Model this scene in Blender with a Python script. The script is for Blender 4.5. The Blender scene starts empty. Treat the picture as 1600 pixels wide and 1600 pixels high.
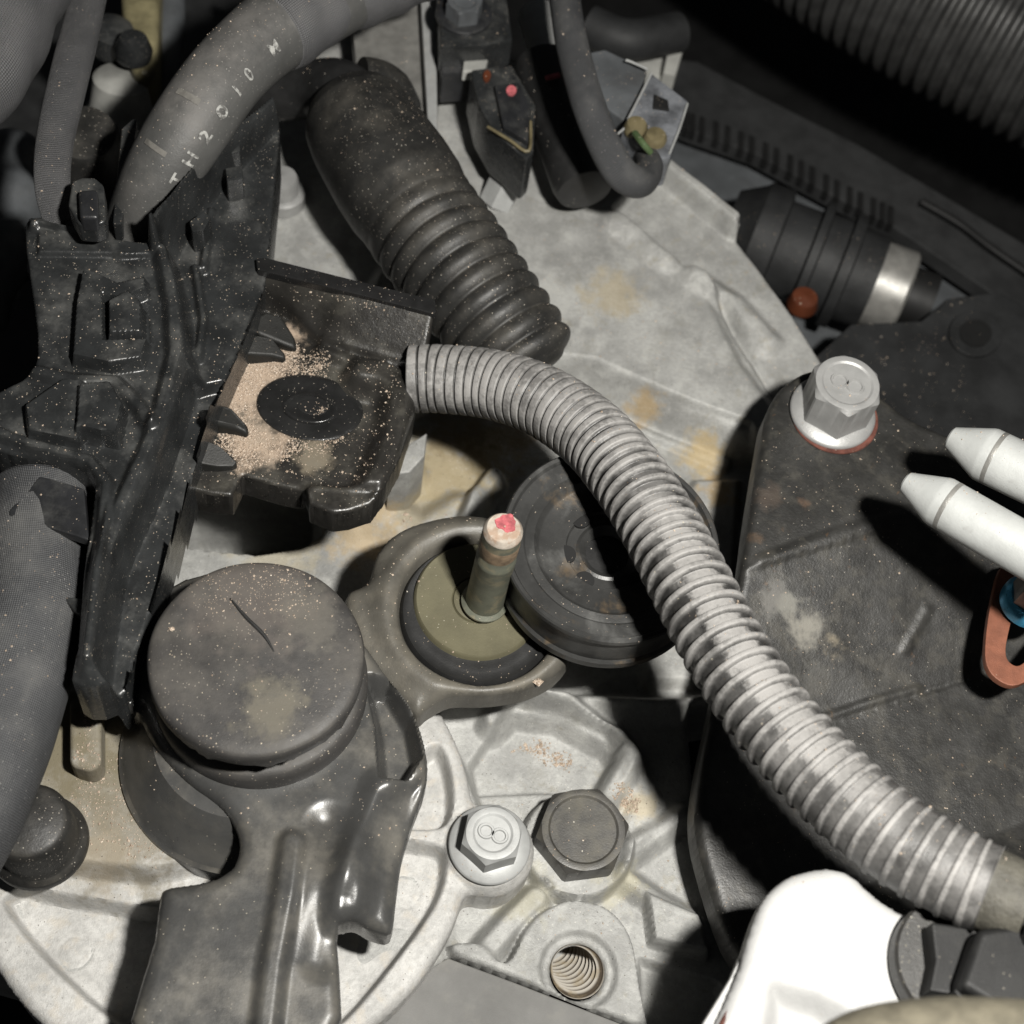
import bpy, bmesh, math, random
import numpy as np
from mathutils import Vector, Matrix

# ------------------------------------------------------------------ scene, camera, light (1 unit = 1 cm)
S = bpy.context.scene
C = S.collection
S.unit_settings.scale_length = 0.01
random.seed(7); RNG = np.random.default_rng(7)

TILT, ROLL, DIST, FOV = math.radians(30), math.radians(12), 30.8, math.radians(36)
EYE = Vector((0, -DIST * math.sin(TILT), DIST * math.cos(TILT)))
FWD = Vector((0, math.sin(TILT), -math.cos(TILT)))
_r0 = Vector((1, 0, 0)); _u0 = Vector((0, math.cos(TILT), math.sin(TILT)))
RIGHT = _r0 * math.cos(ROLL) + _u0 * math.sin(ROLL)
UP = _u0 * math.cos(ROLL) - _r0 * math.sin(ROLL)
cam_d = bpy.data.cameras.new('camera'); cam = bpy.data.objects.new('camera', cam_d); C.objects.link(cam)
M3 = Matrix((RIGHT, UP, -FWD)).transposed()
cam.matrix_world = Matrix.Translation(EYE) @ M3.to_4x4()
cam_d.sensor_fit = 'HORIZONTAL'; cam_d.angle = FOV
cam_d.clip_start = 1; cam_d.clip_end = 400
cam_d.dof.use_dof = True; cam_d.dof.focus_distance = 26.5; cam_d.dof.aperture_fstop = 0.25
S.camera = cam

w = bpy.data.worlds.new("World"); S.world = w; w.use_nodes = True
bg = w.node_tree.nodes['Background']; bg.inputs[0].default_value = (0.9, 0.95, 1.0, 1); bg.inputs[1].default_value = 0.022

ld = bpy.data.lights.new('camera_flash', 'AREA'); ld.shape = 'RECTANGLE'; ld.size = 1.9; ld.size_y = 1.2
ld.energy = 19500; ld.color = (1.0, 0.972, 0.915)
lo = bpy.data.objects.new('camera_flash', ld); C.objects.link(lo)
LPOS = EYE + RIGHT * 7.5 + UP * 3.6 - FWD * 0.5
_ld = (Vector((0.5, 1.0, 0)) - LPOS).normalized()
lo.matrix_world = Matrix.Translation(LPOS) @ _ld.to_track_quat('-Z', 'Y').to_matrix().to_4x4()

S.view_settings.view_transform = 'Standard'; S.view_settings.look = 'None'
S.view_settings.exposure = 0.0; S.view_settings.gamma = 1.0
S.render.engine = 'CYCLES'
S.cycles.max_bounces = 6

# ------------------------------------------------------------------ helpers: where things are
TF = math.tan(FOV / 2)
def P(x, y, z=0.0):
    """the point at height z (cm above the casing face) that lies on the sight line of photograph pixel x, y"""
    d = FWD + RIGHT * ((x - 800) / 800 * TF) + UP * ((800 - y) / 800 * TF)
    return EYE + d * ((z - EYE.z) / d.z)
def sc(x, y, z=0.0):
    """cm per photograph pixel at that point"""
    return (P(x, y, z) - EYE).dot(FWD) * TF / 800
def cr(pts, n=6, closed=False):
    """Catmull-Rom through points (any dimension)"""
    p = [np.array(q, float) for q in pts]; L = len(p); out = []
    rng = range(L) if closed else range(L - 1)
    for i in rng:
        if closed: a, b, c, d = p[i - 1], p[i], p[(i + 1) % L], p[(i + 2) % L]
        else: a, b, c, d = p[max(i - 1, 0)], p[i], p[i + 1], p[min(i + 2, L - 1)]
        for k in range(n):
            t = k / n
            out.append(0.5 * ((2 * b) + (c - a) * t + (2 * a - 5 * b + 4 * c - d) * t * t + (3 * b - a - 3 * c + d) * t ** 3))
    if not closed: out.append(p[-1])
    return out
def pl(pts, z=None):
    """pixel list -> world points; entries (x, y) at z or (x, y, z)"""
    return [P(q[0], q[1], q[2] if len(q) > 2 else z) for q in pts]

# ------------------------------------------------------------------ helpers: objects
def thing(name, label, cat, base, group=None):
    o = bpy.data.objects.new(name, None); C.objects.link(o); o.empty_display_size = 0.5
    o.location = base; o['label'] = label; o['category'] = cat
    if group: o['group'] = group
    return o
def tag(o, label, cat, group=None):
    o['label'] = label; o['category'] = cat
    if group: o['group'] = group
    return o
def world_base(o):
    b = Vector((0, 0, 0))
    while o is not None: b += Vector(o.location); o = o.parent
    return b
class MB:
    def __init__(s): s.v = []; s.f = []; s.uv = []
    def add(s, vs, fs, uv=None):
        n = len(s.v); s.v += [tuple(q) for q in vs]; s.f += [tuple(i + n for i in f) for f in fs]
        s.uv += list(uv) if uv is not None else [(q[0], q[1]) for q in vs]
    def build(s, name, mat, parent=None, base=None, angle=35, bevel=0, seg=2, weld=False, solid=0, sub=0, wn=False):
        if base is None: base = Vector((0, 0, 0)) if parent is None else None
        off = world_base(parent) if parent is not None else Vector(base)
        me = bpy.data.meshes.new(name)
        me.from_pydata([(q[0] - off.x, q[1] - off.y, q[2] - off.z) for q in s.v], [], s.f)
        ul = me.uv_layers.new(name='UVMap')
        li = np.zeros(len(me.loops), np.int32); me.loops.foreach_get('vertex_index', li)
        ul.data.foreach_set('uv', np.array(s.uv, np.float32)[li].ravel())
        if weld or bevel:
            bm = bmesh.new(); bm.from_mesh(me)
            if weld: bmesh.ops.remove_doubles(bm, verts=bm.verts, dist=1e-4)
            bmesh.ops.recalc_face_normals(bm, faces=bm.faces)
            if bevel:
                es = [e for e in bm.edges if len(e.link_faces) == 2 and e.calc_face_angle(0) > math.radians(28)]
                bmesh.ops.bevel(bm, geom=es, offset=bevel, segments=seg, profile=0.5, affect='EDGES', clamp_overlap=True)
            bm.to_mesh(me); bm.free()
        me.polygons.foreach_set('use_smooth', np.ones(len(me.polygons), bool))
        if angle is not None: me.set_sharp_from_angle(angle=math.radians(angle))
        me.materials.append(mat); me.update()
        o = bpy.data.objects.new(name, me); C.objects.link(o)
        if parent is not None: o.parent = parent
        else: o.location = off
        if solid:
            m = o.modifiers.new('thickness', 'SOLIDIFY'); m.thickness = solid; m.offset = -1
        if sub:
            m = o.modifiers.new('round', 'SUBSURF'); m.levels = sub; m.render_levels = sub
        if wn or bevel:
            m = o.modifiers.new('normals', 'WEIGHTED_NORMAL'); m.keep_sharp = True; m.weight = 80
        return o
    def slab(s, top, thick, down=None):
        """closed outline of world points, extruded down"""
        top = [Vector(q) for q in top]
        a = sum((top[i].x * top[(i + 1) % len(top)].y - top[(i + 1) % len(top)].x * top[i].y) for i in range(len(top)))
        if a < 0: top.reverse()
        d = Vector(down) if down is not None else Vector((0, 0, -thick))
        n = len(top); vs = top + [q + d for q in top]
        fs = [tuple(range(n)), tuple(reversed(range(n, 2 * n)))]
        fs += [(i, i + n, (i + 1) % n + n, (i + 1) % n) for i in range(n)]
        s.add(vs, fs); return s
    def hexa(s, t4, b4):
        vs = [Vector(q) for q in t4] + [Vector(q) for q in b4]
        s.add(vs, [(0, 1, 2, 3), (7, 6, 5, 4), (0, 4, 5, 1), (1, 5, 6, 2), (2, 6, 7, 3), (3, 7, 4, 0)]); return s
    def lathe(s, prof, org, axis=(0, 0, 1), seg=48, rfun=None):
        org = Vector(org); ax = Vector(axis).normalized()
        e1 = ax.cross(Vector((0.3, 1, 0.1))).normalized(); e2 = ax.cross(e1)
        vs, fs, uv = [], [], []
        for j, (r, h) in enumerate(prof):
            for i in range(seg):
                t = 2 * math.pi * i / seg; rr = r * (rfun(t, j) if rfun else 1)
                vs.append(org + ax * h + (e1 * math.cos(t) + e2 * math.sin(t)) * rr); uv.append((t, h))
        for j in range(len(prof) - 1):
            for i in range(seg):
                k = (i + 1) % seg; fs.append((j * seg + i, j * seg + k, (j + 1) * seg + k, (j + 1) * seg + i))
        if prof[-1][0] > 1e-5: fs.append(tuple((len(prof) - 1) * seg + i for i in range(seg)))
        if prof[0][0] > 1e-5: fs.append(tuple(reversed(range(seg))))
        s.add(vs, fs, uv); return s
    def tube(s, pts, rad, seg=28, step=0.08, squash=None, caps=True, wob=0):
        sp = Spine(pts, step); n = len(sp.p); vs, fs, uv = [], [], []
        for j in range(n):
            f = j / (n - 1); r = rad(sp.s[j], f) if callable(rad) else (np.interp(f, np.linspace(0, 1, len(rad)), rad) if hasattr(rad, '__len__') else rad)
            a, b = squash if squash else (1, 1)
            for i in range(seg + 1):
                t = 2 * math.pi * i / seg
                rr = r * (1 + wob * math.sin(3 * t + sp.s[j] * 1.7) * math.sin(sp.s[j] * 2.3 + t))
                vs.append(sp.p[j] + sp.n[j] * (rr * b * math.cos(t)) + sp.b[j] * (rr * a * math.sin(t)))
                uv.append((t / (2 * math.pi), sp.s[j]))
        m = seg + 1
        for j in range(n - 1):
            for i in range(seg): fs.append((j * m + i, j * m + i + 1, (j + 1) * m + i + 1, (j + 1) * m + i))
        if caps:
            fs.append(tuple(reversed(range(seg)))); fs.append(tuple((n - 1) * m + i for i in range(seg)))
        s.add(vs, fs, uv); return sp
class Spine:
    """a smooth path with frames; n points away from the lens at the start (the seam lies underneath)"""
    def __init__(s, pts, step):
        d = [Vector(q) for q in cr([tuple(p) for p in pts], 24)]
        L = [0]
        for i in range(1, len(d)): L.append(L[-1] + (d[i] - d[i - 1]).length)
        n = max(8, int(L[-1] / step)); s.s = [L[-1] * i / n for i in range(n + 1)]
        A = np.array([tuple(q) for q in d]); 
        s.p = [Vector([float(np.interp(t, L, A[:, k])) for k in range(3)]) for t in s.s]
        s.t = [(s.p[min(i + 1, n)] - s.p[max(i - 1, 0)]).normalized() for i in range(n + 1)]
        nn = (FWD - s.t[0] * FWD.dot(s.t[0])).normalized(); s.n = []; s.b = []
        for t in s.t:
            nn = (nn - t * nn.dot(t)).normalized(); s.n.append(nn.copy()); s.b.append(t.cross(nn))
        s.len = L[-1]
    def at(s, q):
        x = min(max(q / s.len, 0), 1) * (len(s.s) - 1); i = min(int(x), len(s.s) - 2); f = x - i
        return tuple(a[i].lerp(a[i + 1], f) for a in (s.p, s.t, s.n, s.b))

# ---- relief: a sheet whose height is shaped by outlines (castings and mouldings)
def sdf(X, Y, poly):
    d = np.full(X.shape, 1e9); ins = np.zeros(X.shape, bool); n = len(poly)
    for i in range(n):
        ax, ay = poly[i][0], poly[i][1]; bx, by = poly[(i + 1) % n][0], poly[(i + 1) % n][1]
        ex, ey = bx - ax, by - ay; q = max(ex * ex + ey * ey, 1e-12)
        t = np.clip(((X - ax) * ex + (Y - ay) * ey) / q, 0, 1)
        d = np.minimum(d, np.hypot(X - ax - ex * t, Y - ay - ey * t))
        c = ((ay > Y) != (by > Y)) & (X < (bx - ax) * (Y - ay) / (by - ay if abs(by - ay) > 1e-12 else 1e-12) + ax)
        ins ^= c
    return np.where(ins, -d, d)
def ldist(X, Y, line):
    d = np.full(X.shape, 1e9); tt = np.zeros(X.shape); L = 0
    for i in range(len(line) - 1):
        ax, ay = line[i][0], line[i][1]; bx, by = line[i + 1][0], line[i + 1][1]
        ex, ey = bx - ax, by - ay; q = max(ex * ex + ey * ey, 1e-12)
        t = np.clip(((X - ax) * ex + (Y - ay) * ey) / q, 0, 1)
        dd = np.hypot(X - ax - ex * t, Y - ay - ey * t); tt = np.where(dd < d, i + t, tt); d = np.minimum(d, dd)
    return d, tt
def sstep(a, b, x):
    t = np.clip((x - a) / (b - a), 0, 1); return t * t * (3 - 2 * t)
class Relief:
    def __init__(s, outline, z, step=0.05, rough=0.01, more=(), holes=()):
        s.out = [(q[0], q[1]) for q in outline] + [tuple(q)[:2] for m in more for q in m]; xs = [q[0] for q in s.out]; ys = [q[1] for q in s.out]
        s.x = np.arange(min(xs) - 2 * step, max(xs) + 3 * step, step); s.y = np.arange(min(ys) - 2 * step, max(ys) + 3 * step, step)
        s.X, s.Y = np.meshgrid(s.x, s.y); s.step = step; s.D = sdf(s.X, s.Y, [(q[0], q[1]) for q in outline])
        for m in more:
            e = sdf(s.X, s.Y, m); k = .25; h = np.clip(.5 + .5 * (e - s.D) / k, 0, 1); s.D = e * (1 - h) + s.D * h - k * h * (1 - h)
        for c, r in holes: s.D = np.maximum(s.D, r - np.hypot(s.X - c[0], s.Y - c[1]))
        s.H = np.full(s.X.shape, float(z)) if not callable(z) else z(s.X, s.Y); s.rough = rough; s.ws = 1.0
    def area(s, pts, z, w=0.15, amt=1.0):
        """the height inside an outline becomes z (number or function), with a soft edge of width w"""
        w = max(w * s.ws, 2.6 * s.step)
        d = sdf(s.X, s.Y, pts); t = sstep(w * 0.5, -w * 0.5, d) if False else 1 - sstep(-w * 0.5, w * 0.5, d)
        zz = z(s.X, s.Y) if callable(z) else z; s.H = s.H + (zz - s.H) * t * amt; return s
    def disc(s, c, r, z, w=0.12):
        d = np.hypot(s.X - c[0], s.Y - c[1]) - r; t = 1 - sstep(-w * 0.5, w * 0.5, d); s.H = s.H + (z - s.H) * t; return s
    def ridge(s, pts, r, h, w=None, z=None):
        """a raised (or with negative h sunk) rounded line"""
        d, _ = ldist(s.X, s.Y, pts); t = 1 - sstep(r * 0.35, r * 1.5 if w is None else r * .35 + max(r * .65 + w * s.ws, 2.6 * s.step), d)
        s.H = s.H + h * t if z is None else np.maximum(s.H, s.H + (z - s.H) * t); return s
    def ring(s, c, r, wd, h):
        d = np.abs(np.hypot(s.X - c[0], s.Y - c[1]) - r); s.H = s.H + h * (1 - sstep(0, wd, d)); return s
    def bevel_edge(s, w, h):
        t = np.clip(1 + s.D / w, 0, 1); s.H = s.H - h * (1 - np.sqrt(np.clip(1 - t * t, 0, 1))); return s
    def mesh(s, depth, noskirt=()):
        X, Y, H, D = s.X.copy(), s.Y.copy(), s.H, s.D; st = s.step
        if s.rough:
            ph = RNG.uniform(0, 6.28, 24); k = RNG.normal(0, 3.0, (24, 2)); nz = sum(np.sin(k[i, 0] * X + k[i, 1] * Y + ph[i]) for i in range(24)) / 5
            H = H + nz * s.rough
        gy, gx = np.gradient(D, st, st); g = np.maximum(np.hypot(gx, gy), 0.3)
        ny, nx = X.shape
        q = np.stack([D[:-1, :-1], D[1:, :-1], D[1:, 1:], D[:-1, 1:]]); keep = (q.min(0) < 0) & (q.max(0) < st * 1.45)
        m = (D > 0) | ((D > -0.35 * st))
        X = np.where(m, X - D * gx / g ** 2, X); Y = np.where(m, Y - D * gy / g ** 2, Y)
        idx = np.arange(ny * nx).reshape(ny, nx)
        F = np.stack([idx[:-1, :-1], idx[:-1, 1:], idx[1:, 1:], idx[1:, :-1]], -1)[keep]
        used, inv = np.unique(F, return_inverse=True); F = inv.reshape(-1, 4)
        V = np.stack([X.ravel(), Y.ravel(), H.ravel()], -1)[used]
        # skirt
        from collections import defaultdict
        E = np.concatenate([F[:, [0, 1]], F[:, [1, 2]], F[:, [2, 3]], F[:, [3, 0]]]); key = np.sort(E, 1)
        kk = key[:, 0].astype(np.int64) * len(V) + key[:, 1]; u, first, cnt = np.unique(kk, return_index=True, return_counts=True)
        be = E[first[cnt == 1]]
        for c, r in noskirt: be = be[np.hypot(V[be[:, 0], 0] - c[0], V[be[:, 0], 1] - c[1]) > r + .1]
        bv = np.unique(be); mp = {int(a): len(V) + i for i, a in enumerate(bv)}
        V2 = V[bv].copy(); V2[:, 2] -= depth
        faces = F.tolist() + [[int(b), int(a), mp[int(a)], mp[int(b)]] for a, b in be]
        mb = MB(); V = np.concatenate([V, V2]); mb.v = V.tolist(); mb.f = faces; mb.uv = V[:, :2].tolist()
        return mb

# ------------------------------------------------------------------ materials
class NT:
    def __init__(s, name):
        s.m = bpy.data.materials.new(name); s.m.use_nodes = True; s.t = s.m.node_tree; s.n = s.t.nodes; s.b = s.n['Principled BSDF']
        s.co = s.n.new('ShaderNodeTexCoord').outputs['Object']
    def link(s, a, b): s.t.links.new(a, b)
    def val(s, sock, v):
        if isinstance(v, (int, float, tuple)): sock.default_value = v
        else: s.link(v, sock)
    def math(s, op, a, b=0.0, clamp=False):
        n = s.n.new('ShaderNodeMath'); n.operation = op; n.use_clamp = clamp; s.val(n.inputs[0], a); s.val(n.inputs[1], b); return n.outputs[0]
    def noise(s, scale, detail=4, rough=0.55, seed=0, dist=0, co=None):
        n = s.n.new('ShaderNodeTexNoise'); n.noise_dimensions = '4D'; s.link(co or s.co, n.inputs['Vector']); n.inputs['W'].default_value = seed
        n.inputs['Scale'].default_value = scale; n.inputs['Detail'].default_value = detail; n.inputs['Roughness'].default_value = rough; n.inputs['Distortion'].default_value = dist
        return n.outputs['Fac']
    def ramp(s, v, lo, hi):
        n = s.n.new('ShaderNodeMapRange'); n.interpolation_type = 'SMOOTHSTEP'; s.val(n.inputs[0], v); n.inputs[1].default_value = lo; n.inputs[2].default_value = hi; return n.outputs[0]
    def mix(s, f, a, b):
        n = s.n.new('ShaderNodeMix'); n.data_type = 'RGBA'; s.val(n.inputs[0], f)
        for q, k in ((a, 6), (b, 7)): s.val(n.inputs[k], (*q, 1) if isinstance(q, tuple) and len(q) == 3 else q)
        return n.outputs[2]
    def speck(s, scale, size, dens, seed=0.0):
        v = s.n.new('ShaderNodeTexVoronoi'); v.voronoi_dimensions = '3D'; v.inputs['Scale'].default_value = scale; s.link(s.co, v.inputs['Vector'])
        a = s.math('LESS_THAN', v.outputs['Distance'], size); sx = s.n.new('ShaderNodeSeparateColor'); s.link(v.outputs['Color'], sx.inputs[0])
        return s.math('MULTIPLY', a, s.math('LESS_THAN', sx.outputs[0], dens))
    def up(s, lo=0.2, hi=0.9):
        g = s.n.new('ShaderNodeNewGeometry'); sx = s.n.new('ShaderNodeSeparateXYZ'); s.link(g.outputs['True Normal'], sx.inputs[0]); return s.ramp(sx.outputs[2], lo, hi)
    def spot(s, c, r, soft=0.5, nz=1.25, nscale=3.2):
        n = s.n.new('ShaderNodeVectorMath'); n.operation = 'DISTANCE'; s.link(s.co, n.inputs[0]); n.inputs[1].default_value = tuple(c)
        d = s.math('ADD', n.outputs['Value'], s.math('MULTIPLY', s.math('SUBTRACT', s.noise(nscale, 5, .65, c[0]), 0.5), nz * r * 2.5))
        return s.math('SUBTRACT', 1.0, s.ramp(d, r * (1 - soft), r * (1 + soft)))
def M(name, base, rough=0.5, metal=0.0, spec=0.5, var=(2.0, 0.25), dust=None, specks=(), stains=(), bump=((14, 0.02),), spots=(), rvar=0.12, weave=None, fine=None, shift=Vector((0, 0, 0))):
    t = NT(name)
    c = t.mix(t.ramp(t.noise(var[0], 6, .6, 1.3), 0.3, 0.7), tuple(q * (1 - var[1]) for q in base), tuple(min(1, q * (1 + var[1])) for q in base))
    if fine: c = t.mix(t.math('MULTIPLY', t.ramp(t.noise(fine[0], 8, .68, 21), .42, .62), fine[1] * 2), c, tuple(q * .55 for q in base))
    rg = t.math('ADD', rough, t.math('MULTIPLY', t.math('SUBTRACT', t.noise(var[0] * 2.3, 4, .6, 5), 0.5), rvar * 2))
    for (col, scale, lo_, hi_, amt, seed) in stains:
        c = t.mix(t.math('MULTIPLY', t.ramp(t.noise(scale, 6, .62, seed, .3), lo_, hi_), amt), c, col)
    for (ctr, r, col, amt) in spots:
        k = t.math('MULTIPLY', t.spot(Vector(ctr) - shift, r), amt); c = t.mix(k, c, col); rg = t.math('ADD', rg, t.math('MULTIPLY', k, 0.25))
    if dust:
        col, scale, lo_, hi_, amt = dust
        k = t.math('MULTIPLY', t.math('MULTIPLY', t.ramp(t.noise(scale, 7, .65, 9), lo_, hi_), t.up()), amt)
        c = t.mix(k, c, col); rg = t.math('ADD', rg, t.math('MULTIPLY', k, 0.35))
    for (col, scale, size, dens, amt) in specks:
        k = t.math('MULTIPLY', t.math('MULTIPLY', t.speck(scale, size, dens), t.ramp(t.noise(0.9, 3, .5, scale), 0.3, 0.62)), amt)
        c = t.mix(k, c, col)
    wv = None
    if weave:
        uvn = t.n.new('ShaderNodeUVMap'); sx = t.n.new('ShaderNodeSeparateXYZ'); t.link(uvn.outputs[0], sx.inputs[0])
        a = t.math('SINE', t.math('ADD', t.math('MULTIPLY', sx.outputs[0], weave[0] * 6.2832), t.math('MULTIPLY', sx.outputs[1], weave[1] * 6.2832)))
        b = t.math('SINE', t.math('SUBTRACT', t.math('MULTIPLY', sx.outputs[0], weave[0] * 6.2832), t.math('MULTIPLY', sx.outputs[1], weave[1] * 6.2832)))
        wv = t.math('MULTIPLY', a, b); c = t.mix(t.ramp(wv, -.1, .9), c, tuple(min(1, q * 1.7 + .015) for q in base))
    t.link(c, t.b.inputs['Base Color']); t.link(rg, t.b.inputs['Roughness'])
    t.b.inputs['Metallic'].default_value = metal; t.b.inputs['Specular IOR Level'].default_value = spec
    h = None
    for (scale, amp) in bump:
        q = t.math('MULTIPLY', t.noise(scale, 4, .6, scale), amp); h = q if h is None else t.math('ADD', h, q)
    if wv is not None: h = t.math('ADD', h, t.math('MULTIPLY', wv, weave[2])) if h is not None else t.math('MULTIPLY', wv, weave[2])
    if h is not None:
        bn = t.n.new('ShaderNodeBump'); bn.inputs['Strength'].default_value = 1.0; bn.inputs['Distance'].default_value = 1.0
        t.link(h, bn.inputs['Height']); t.link(bn.outputs[0], t.b.inputs['Normal'])
    return t.m

TAN = (0.42, 0.34, 0.24); GREYDUST = (0.26, 0.245, 0.215)
OCHRE = (0.36, 0.24, 0.09)
spk_tan = ((0.42, 0.36, 0.28), 10.0, 0.12, 0.22, 0.7); spk_fine = ((0.36, 0.32, 0.27), 22.0, 0.20, 0.25, 0.6); spk_dark = ((0.06, 0.05, 0.04), 13.0, 0.15, 0.18, 0.8)
m_cast = M('cast_aluminium', (0.292, 0.292, 0.281), .50, .10, .4, (1.1, .26), bump=((55, .010), (18, .012), (6, .012)), fine=(11, .13),
    stains=(((.42, .42, .40), 2.6, .50, .68, .45, 2), ((.19, .185, .16), 1.6, .54, .72, .45, 3), ((.22, .20, .15), 3.4, .58, .70, .4, 14)),
    spots=((P(960, 460), .55, (.33, .27, .16), .55), (P(860, 470), .5, (.40, .40, .38), .5), (P(1005, 640, -.5), .35, OCHRE, .6), (P(1095, 710, -.9), .45, (.40, .29, .12), .65), (P(1125, 770, -.9), .35, OCHRE, .6), (P(700, 735, -.9), .9, (.31, .25, .14), .8), (P(650, 800, -.9), .6, (.33, .28, .18), .6), (P(570, 820, -.9), .7, (.38, .29, .17), .75), (P(760, 700, -.9), .7, (.24, .19, .10), .7),
           (P(720, 660, -.9), .7, (.13, .10, .06), .6), (P(810, 660, -.9), .5, (.15, .11, .06), .6), (P(900, 880, -.9), .8, (.25, .2, .12), .5), (P(910, 1080, -.5), .25, (.18, .14, .08), .7), (P(430, 850, -.9), .8, (.38, .33, .22), .5), (P(960, 1375, -.2), .4, (.42, .39, .27), .5), (P(820, 1400, -.2), .5, (.36, .34, .25), .5), (P(1000, 1260, -.3), .3, (.45, .38, .25), .6)),
    specks=(spk_dark, ((.55, .53, .48), 16, .18, .25, .5), ((.10, .09, .075), 24, .2, .2, .5)))
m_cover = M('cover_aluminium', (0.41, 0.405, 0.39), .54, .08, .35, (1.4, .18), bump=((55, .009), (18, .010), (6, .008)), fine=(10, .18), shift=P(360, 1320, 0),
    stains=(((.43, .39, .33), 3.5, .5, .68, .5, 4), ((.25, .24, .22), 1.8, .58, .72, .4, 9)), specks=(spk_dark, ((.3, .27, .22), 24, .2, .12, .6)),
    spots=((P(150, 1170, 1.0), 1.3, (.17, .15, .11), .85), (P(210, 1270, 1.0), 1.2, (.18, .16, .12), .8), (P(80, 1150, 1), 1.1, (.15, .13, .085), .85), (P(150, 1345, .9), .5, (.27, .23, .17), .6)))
m_mach = M('machined_aluminium', (.50, .50, .48), .38, .35, .5, (2, .12), bump=((50, .004),))
m_zinc = M('zinc_plated_steel', (.31, .31, .305), .46, .35, .45, (3, .10), bump=((60, .003), (12, .004)), specks=(((.2, .18, .15), 14, .12, .12, .5),))
m_zincw = M('pale_zinc_steel', (.325, .33, .325), .52, .2, .4, (3, .10), bump=((60, .003),), specks=(((.2, .18, .15), 10, .12, .12, .6), ((.22, .2, .18), 24, .16, .12, .6)), stains=(((.26, .26, .25), 2.2, .55, .7, .5, 6),))
m_plastic = M('black_moulded_plastic', (.018, .019, .0195), .27, 0, .5, (1.7, .3), dust=((.095, .095, .09), 1.6, .44, .74, .6), bump=((30, .003), (5, .012)), specks=(spk_tan, spk_fine))
m_plastic_clean = M('dark_plastic', (.016, .0165, .018), .32, 0, .5, (2, .3), bump=((30, .004),), dust=((.12, .12, .11), 2, .45, .8, .35), specks=(((.4, .36, .3), 12, .14, .2, .5),))
m_tray = M('dusty_black_plastic', (.018, .017, .0155), .30, 0, .5, (1.5, .3), dust=((.115, .108, .088), 1.3, .42, .74, .55), bump=((30, .004), (6, .010)), specks=(spk_fine,), shift=P(480, 640, 2.6),
    spots=((P(400, 575, 2.7), .45, (.34, .265, .20), .95), (P(370, 620, 2.7), .5, (.34, .265, .20), .95), (P(400, 690, 2.7), .45, (.34, .265, .20), .95), (P(440, 530, 2.7), .3, (.34, .265, .20), .95), (P(490, 712, 2.7), .3, (.26, .22, .16), .5)))
m_rubber = M('dusty_rubber', (.017, .0168, .016), .47, 0, .4, (1.4, .3), dust=((.085, .078, .066), 1.2, .38, .75, .6), bump=((35, .004), (4, .012)), specks=(spk_fine, ((.45, .42, .36), 11, .13, .35, .8)))
m_cap = M('dusty_rubber_cap', (.036, .0345, .0335), .5, 0, .35, (1.2, .25), dust=((.12, .11, .095), .8, .4, .72, .5), bump=((40, .003), (3, .01)), specks=(spk_fine, ((.5, .43, .33), 12, .14, .22, .7)),
    spots=((P(400, 920, 4), .9, (.10, .085, .075), .5), (P(425, 1105, 4), .45, (.15, .135, .10), .5), (P(490, 960, 4), .5, (.13, .12, .10), .4)), shift=P(402, 1027, 0))
m_arm = M('grey_painted_steel', (.044, .044, .043), .29, 0, .5, (1.0, .25), dust=((.15, .138, .115), 1.0, .40, .72, .6), bump=((35, .0018), (4, .005)), specks=(((.45, .4, .32), 14, .14, .18, .7), ((.03, .03, .03), 10, .13, .12, .7)))
m_olive = M('olive_dusty_metal', (.098, .090, .055), .6, .1, .4, (1.6, .15), bump=((30, .004),), specks=(((.4, .38, .3), 13, .13, .12, .7),))
m_olive_ear = M('dusty_painted_steel', (.082, .077, .066), .42, 0, .4, (1.2, .3), bump=((30, .005), (5, .01)), dust=((.155, .138, .108), 1.3, .4, .7, .6), specks=(((.45, .4, .32), 14, .14, .2, .8),))
m_blackrub = M('black_rubber', (.017, .017, .017), .45, 0, .4, (2, .3), bump=((30, .003),), specks=(((.6, .55, .48), 10, .13, .16, .8),))
m_pin = M('green_grey_plated_steel', (.115, .12, .092), .5, .2, .5, (3, .2), bump=((40, .003),), stains=(((.23, .2, .13), 3, .5, .62, .6, 3),))
m_pintip = M('bare_steel_tip', (.45, .40, .34), .5, .3, .5, (5, .2), bump=((40, .004),), stains=(((.30, .17, .10), 4, .45, .6, .6, 3),))
m_red = M('red_paint', (.36, .09, .10), .7, 0, .3, (8, .4), bump=((25, .01),))
m_pulley = M('worn_black_steel', (.036, .036, .035), .40, .25, .5, (1.6, .25), bump=((40, .003),), stains=(((.17, .12, .07), 1.7, .55, .7, .5, 4), ((.14, .14, .135), 1.1, .5, .7, .6, 6)), specks=(((.4, .37, .3), 14, .12, .1, .6),))
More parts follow.
